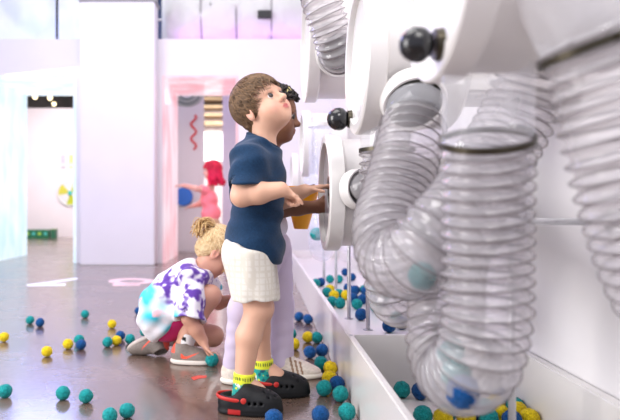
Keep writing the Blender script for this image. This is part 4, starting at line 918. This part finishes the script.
# ------------------------------------------------------------------ felt balls
BC = {'teal': srgb(14, 146, 146), 'blue': srgb(6, 76, 136), 'yellow': srgb(240, 200, 20)}
def felt(name, col):
    m, nt, b, out = nodes(name); N = nt.nodes; L = nt.links
    tc = N.new('ShaderNodeTexCoord'); n = N.new('ShaderNodeTexNoise'); n.inputs['Scale'].default_value = 4.5; n.inputs['Detail'].default_value = 5; n.inputs['Distortion'].default_value = 1.5
    L.new(tc.outputs['Object'], n.inputs['Vector']); r = N.new('ShaderNodeValToRGB'); e = r.color_ramp.elements
    e[0].position = .35; e[0].color = (*[c*.55 for c in col], 1); e[1].position = .66; e[1].color = (*[min(1, c*1.35+.012) for c in col], 1)
    L.new(n.outputs['Fac'], r.inputs['Fac']); L.new(r.outputs['Color'], b.inputs['Base Color']); bp = N.new('ShaderNodeBump'); bp.inputs['Strength'].default_value = .8; bp.inputs['Distance'].default_value = .006; n2 = N.new('ShaderNodeTexNoise'); n2.inputs['Scale'].default_value = 7; n2.inputs['Detail'].default_value = 4; L.new(tc.outputs['Object'], n2.inputs['Vector']); L.new(n2.outputs['Fac'], bp.inputs['Height']); L.new(bp.outputs['Normal'], b.inputs['Normal']); b.inputs['Roughness'].default_value = .9; b.inputs['Specular IOR Level'].default_value = .15; b.inputs['Sheen Weight'].default_value = .1
    return m
BM = {k: felt(k+'_felt', v) for k, v in BC.items()}; BMESH = {}
for k in BC:
    for v in range(3):
        bm = bmesh.new(); bmesh.ops.create_icosphere(bm, subdivisions=4, radius=1); co = np.array([x.co for x in bm.verts]); r = 1+.07*(vnoise(co, 2.2, v+len(k))-.5)+.14*(vnoise(co, 7, v+3)-.5)+.12*(vnoise(co, 16, v+5)-.5)
        for x, rr in zip(bm.verts, r): x.co *= float(rr)
        me = bpy.data.meshes.new('felt_ball'); bm.to_mesh(me); bm.free(); me.polygons.foreach_set('use_smooth', [True]*len(me.polygons)); me.materials.append(BM[k]); BMESH[k, v] = me
nb = 0
def ball(col, p, r, label, grp):
    global nb
    o = bpy.data.objects.new('felt_ball', BMESH[col, nb % 3]); COL.objects.link(o); nb += 1
    o.location = p; o.scale = (r*1.03, r, r*.97); o.rotation_euler = tuple(rng.uniform(0, 6.28, 3)); return meta(o, label, 'ball', grp)
def on_floor(px, py, r, z=0): Y = F*(CH-z-r)/(py-VY); return V((px-VX)*Y/F, Y, z+r)
LEFT = [('teal', 30, 320, 'teal felt ball farthest left in the back of the open floor'), ('blue', 40, 322.5, 'blue felt ball touching the teal one at the back left of the floor'),
 ('teal', 85, 314, 'lone teal felt ball near the left floor stickers'), ('yellow', 112, 324, 'lone yellow felt ball at the back, between floor ring sticker and balls by the girl'),
 ('blue', 138.5, 311, 'blue felt ball just behind the crouching girl'), ('yellow', 4, 337, 'yellow felt ball at the left edge of the picture'),
 ('yellow', 47, 351.5, 'nearest yellow felt ball on the left floor, left of the other yellow ones'), ('yellow', 68, 344, 'yellow felt ball immediately left of the stacked-looking teal and blue pair'),
 ('teal', 79, 339.5, 'teal felt ball just behind a blue one, beside a yellow ball'), ('blue', 81, 344.5, 'blue felt ball just in front of a teal one on the left floor'),
 ('teal', 107.5, 342, 'teal felt ball touching the left of a yellow ball near the girl'), ('yellow', 116.5, 340.5, 'yellow felt ball squeezed between teal and blue ones near the girl'),
 ('blue', 120.5, 335.5, 'blue felt ball behind the yellow one near the girl'), ('teal', 130, 339, 'teal felt ball left of the crouching girl\'s trailing shoe'),
 ('teal', 144.5, 332, 'teal felt ball half hidden by the crouching girl\'s hem'), ('teal', 5, 391, 'big teal felt ball at the lower left picture edge'),
 ('teal', 63, 393, 'left of two teal felt balls in the left foreground'), ('teal', 86, 396, 'right of two teal felt balls in the left foreground'),
 ('teal', 110, 415.5, 'teal felt ball cut by the bottom picture edge, left one of a pair'), ('teal', 127, 410.5, 'teal felt ball nearest the clogs in the left foreground pair')]
for c, x, y, l in LEFT: ball(c, on_floor(x, y, .0228), .0228, l, 'felt balls on the open floor')
ball('teal', P(211, 351, 2.50)*V(1, 1, 0)+V(0.004, 0, .026), .026, 'teal felt ball under the crouching girl\'s hand', 'felt balls on the open floor')
RIGHT = [('blue', 299, 316.5, 'blue felt ball by the trough, farthest from the camera'), ('blue', 308, 319, 'dark blue felt ball against the trough, second farthest'), ('teal', 291, 334, 'teal felt ball half hidden by the lavender trouser leg'),
 ('yellow', 294, 344, 'yellow felt ball nearest the cream trainer toe'), ('yellow', 308, 337, 'bigger yellow felt ball between teal ones by the trough'), ('teal', 317, 337.5, 'teal felt ball against the trough right of a yellow ball'),
 ('blue', 310, 352, 'dark blue felt ball in the row beside the trough, left of its blue neighbour'), ('blue', 322, 350, 'blue felt ball touching the trough beside another blue ball'), ('teal', 321, 363, 'teal felt ball above two yellow ones beside the trough'),
 ('yellow', 330.5, 368, 'yellow felt ball touching the trough, upper of two yellow ones'), ('yellow', 329.5, 378, 'yellow felt ball, lower of two yellow ones beside the trough'), ('teal', 324, 388, 'teal felt ball beside the toe of the far clog'),
 ('teal', 340.5, 394, 'large teal felt ball against the trough in the foreground'), ('blue', 337, 383.5, 'blue felt ball behind the large teal one against the trough'), ('teal', 347, 412, 'teal felt ball nearest the camera against the trough'),
 ('blue', 320.5, 414.5, 'blue felt ball at the bottom edge between clog and trough'), ('blue', 274, 418.5, 'blue felt ball cut by the bottom edge below the near clog')]
for c, x, y, l in RIGHT:
    p = on_floor(x, y, .0265); p[0] = min(p[0], .305-.0275); ball(c, p, .0265, l, 'felt balls on the floor beside the trough')
# balls lying in the raised part of the trough: px, py, colour
TRAY = [(321, 282, 'blue'), (327, 292, 'teal'), (330, 279, 'teal'), (339, 279, 'teal'), (334, 295, 'yellow'), (341, 294.5, 'teal'), (346, 295, 'yellow'), (340, 303, 'teal'), (334, 302, 'teal'), (353, 298, 'blue'), (355, 290, 'blue'), (360, 290, 'teal'), (366, 291, 'blue'), (373, 292, 'teal'),
 (363, 299, 'blue'), (372, 300, 'blue'), (380, 303, 'blue'), (361, 314.5, 'blue'), (389, 326, 'blue'), (376, 307, 'teal'), (330, 289, 'yellow'), (316, 283, 'teal'), (348, 288, 'blue'), (385, 296, 'teal'), (352, 277, 'blue'), (357, 304, 'teal'), (396, 318, 'teal'), (402, 323, 'blue'), (345, 272, 'blue')]
placed = []
def settle(p, r):
    for (q, rq) in placed:
        d = p-q; dx = math.hypot(d[0], d[1])
        if dx < r+rq: 
            if abs(d[2]) < .01 and dx > .3*(r+rq):
                k = (r+rq+.001)/max(dx, 1e-4); p[0] = q[0]+d[0]*k; p[1] = q[1]+d[1]*k
            elif abs(d[2]) < math.sqrt(max(0, (r+rq)**2-dx*dx)): p[2] = q[2]+math.sqrt(max(0, (r+rq)**2-dx*dx))+.0005
    p[0] = min(max(p[0], .326+r), .784-r); return p
def where_tray(n, i): return ['leftmost of its colour', 'second from the left', 'third from the left', 'fourth from the left', 'fifth from the left', 'sixth from the left', 'seventh from the left', 'eighth from the left', 'ninth from the left', 'tenth from the left', 'eleventh from the left', 'twelfth from the left', 'thirteenth from the left', 'fourteenth from the left'][i].replace('from the left', 'of its colour from the left')
def tray(items, z, r, phrase, grp, ylo, yhi):
    cnt = {}; out = []
    for (x, y, c) in sorted(items, key=lambda t: -t[1]):
        p = on_floor(x, y, r, z); p[1] = min(max(p[1], ylo+r), yhi-r); p[0] = (x-VX)*p[1]/F if not (.326+r < p[0] < .784-r) else p[0]; p = settle(p, r); placed.append((p.copy(), r)); out.append((c, p))
    for col in BC:
        sel = sorted([p for c, p in out if c == col], key=lambda p: p[0]/p[1])
        for i, p in enumerate(sel): ball(col, p, r, f'{col} felt ball {phrase}, {where_tray(len(sel), i)}', grp)
tray(TRAY, .14, .0265, 'in the raised trough', 'felt balls in the raised trough', 2.13, 5.9)
LOW = [(402, 389.5, 'teal'), (420, 391, 'blue'), (423, 415, 'teal'), (443, 418, 'yellow'), (455, 416, 'teal'), (466, 417, 'yellow'), (480, 415, 'blue'), (488, 409, 'teal'), (496, 404, 'yellow'), (502, 397, 'blue'), (506, 417, 'yellow'), (518, 411, 'yellow'), (523, 408, 'teal'), (532, 418, 'yellow'), (494, 417, 'teal'), (475, 407, 'yellow'), (512, 420, 'blue')]
placed = []; tray(LOW, .03, .0265, 'in the sunken near trough', 'felt balls in the sunken trough', .8, 2.09)
ball('teal', P(422, 276, 1.185), .026, 'teal felt ball inside the bend of the U-bent hose', 'felt balls inside hoses')
ball('teal', P(456, 374, 1.10), .026, 'teal felt ball in the bottom bend of the thickest hose', 'felt balls inside hoses')
ball('blue', P(463, 392, 1.055), .028, 'dark blue felt ball lowest in the bend of the thickest hose', 'felt balls inside hoses')
ball('teal', P(450, 350, 1.155), .026, 'upper teal felt ball in the rising leg of the thickest hose', 'felt balls inside hoses')
ball('teal', P(316.5, 234, 3.235), .034, 'teal felt ball in the smooth clear U-shaped tube', 'felt balls inside hoses')
# ------------------------------------------------------------------ camera, lights
cd = bpy.data.cameras.new('camera'); cam = bpy.data.objects.new('camera', cd); COL.objects.link(cam); SC.camera = cam
cam.location = (0, 0, CH); cam.rotation_euler = (math.pi/2, 0, 0)
cd.sensor_width = 36; cd.lens = 36*F/620; cd.shift_x = (310-VX)/620; cd.shift_y = (VY-210)/620; cd.clip_start = .05
cd.dof.use_dof = True; cd.dof.focus_distance = 2.05; cd.dof.aperture_fstop = 2.6
def area(name, loc, tgt, size, power, col=(1, 1, 1), sy=None):
    l = bpy.data.lights.new(name, 'AREA'); l.energy = power; l.color = col; l.size = size
    if sy: l.shape = 'RECTANGLE'; l.size_y = sy
    o = bpy.data.objects.new(name, l); COL.objects.link(o); o.location = loc
    o.rotation_euler = (Vector(tgt)-Vector(loc)).to_track_quat('-Z', 'Y').to_euler(); return o
area('fill_near', (-.6, 1.6, 3.3), (-.1, 1.8, 0), 1.6, 42, (1, .97, .94), 1.6)  # unseen overhead fill, added for soft light on the near scene
area('fill_mid', (-1.4, 3.7, 3.1), (-1.3, 6.6, 1.2), 1.8, 24, (1, .97, .97), 1.8)  # added unseen fill, aimed at the column and back wall
area('fill_left', (-3.2, .7, 1.35), (.8, 1.4, .45), 1.5, 110, (1, .975, .96), 2.2)  # no window here; side fill added for hose highlights and right wall
area('fill_front', (.15, -.3, 2.6), (.6, 1.8, .2), .9, 28, (1, .97, .94), .9)  # added fill from behind the camera, lifts the trough divider
area('lamp_cyan', (-2.45, 7.15, 2.0), (-2.25, 5.6, 0), .8, 22, (.34, .42, 1), .8)
area('lamp_pink', (-.65, 7.5, 2.0), (-.65, 7.2, 0), .6, 5, (1, .72, .78), .8)
area('far_room_left', (-3.4, 10.4, 2.55), (-3.4, 11.4, 0), 2, 110, (1, .93, .95), 2)
area('far_room_right', (-.6, 10.6, 2.55), (-.6, 11.2, 0), 1.6, 105, (1, .95, .94), 1.6)
area('fill_back', (-1.2, 5.3, 3.35), (-1.2, 7.0, 2.3), 3.6, 13, (.88, .87, 1), .6)  # unseen fill added to brighten the wall band above the doorways
area('lamp_lavender', (-2.0, 4.9, 3.3), (-1.9, 4.6, 0), 1.2, 46, (.42, .40, 1), 1.2)
area('lamp_rose', (-.5, 4.6, 3.3), (-.45, 4.2, 0), 1.0, 16, (1, .34, .52), 1.0)
area('void_blue', (-2.9, 7.45, 2.42), (-2.9, 8.2, 3.0), 1.8, 14, (.18, .30, 1), .1)
area('void_fill', (-1.6, 7.25, 3.75), (-1.6, 8.1, 2.9), 4.2, 10, (1, .98, .95), .3)  # added white fill, brightens sheeting and duct above the back wall
area('void_purple', (-.1, 7.3, 2.53), (-.1, 7.75, 3.0), 1.8, 2.5, (.62, .22, 1), .1)
wd = bpy.data.worlds.new('world'); SC.world = wd; wd.use_nodes = True
wd.node_tree.nodes['Background'].inputs['Color'].default_value = (.82, .83, 1, 1); wd.node_tree.nodes['Background'].inputs['Strength'].default_value = .85
vs_ = SC.view_settings; vs_.view_transform = 'Standard'; vs_.look = 'None'; vs_.gamma = 1; vs_.use_curve_mapping = False; vs_.exposure = .19
SC.cycles.transparent_max_bounces = 28; SC.cycles.max_bounces = 10
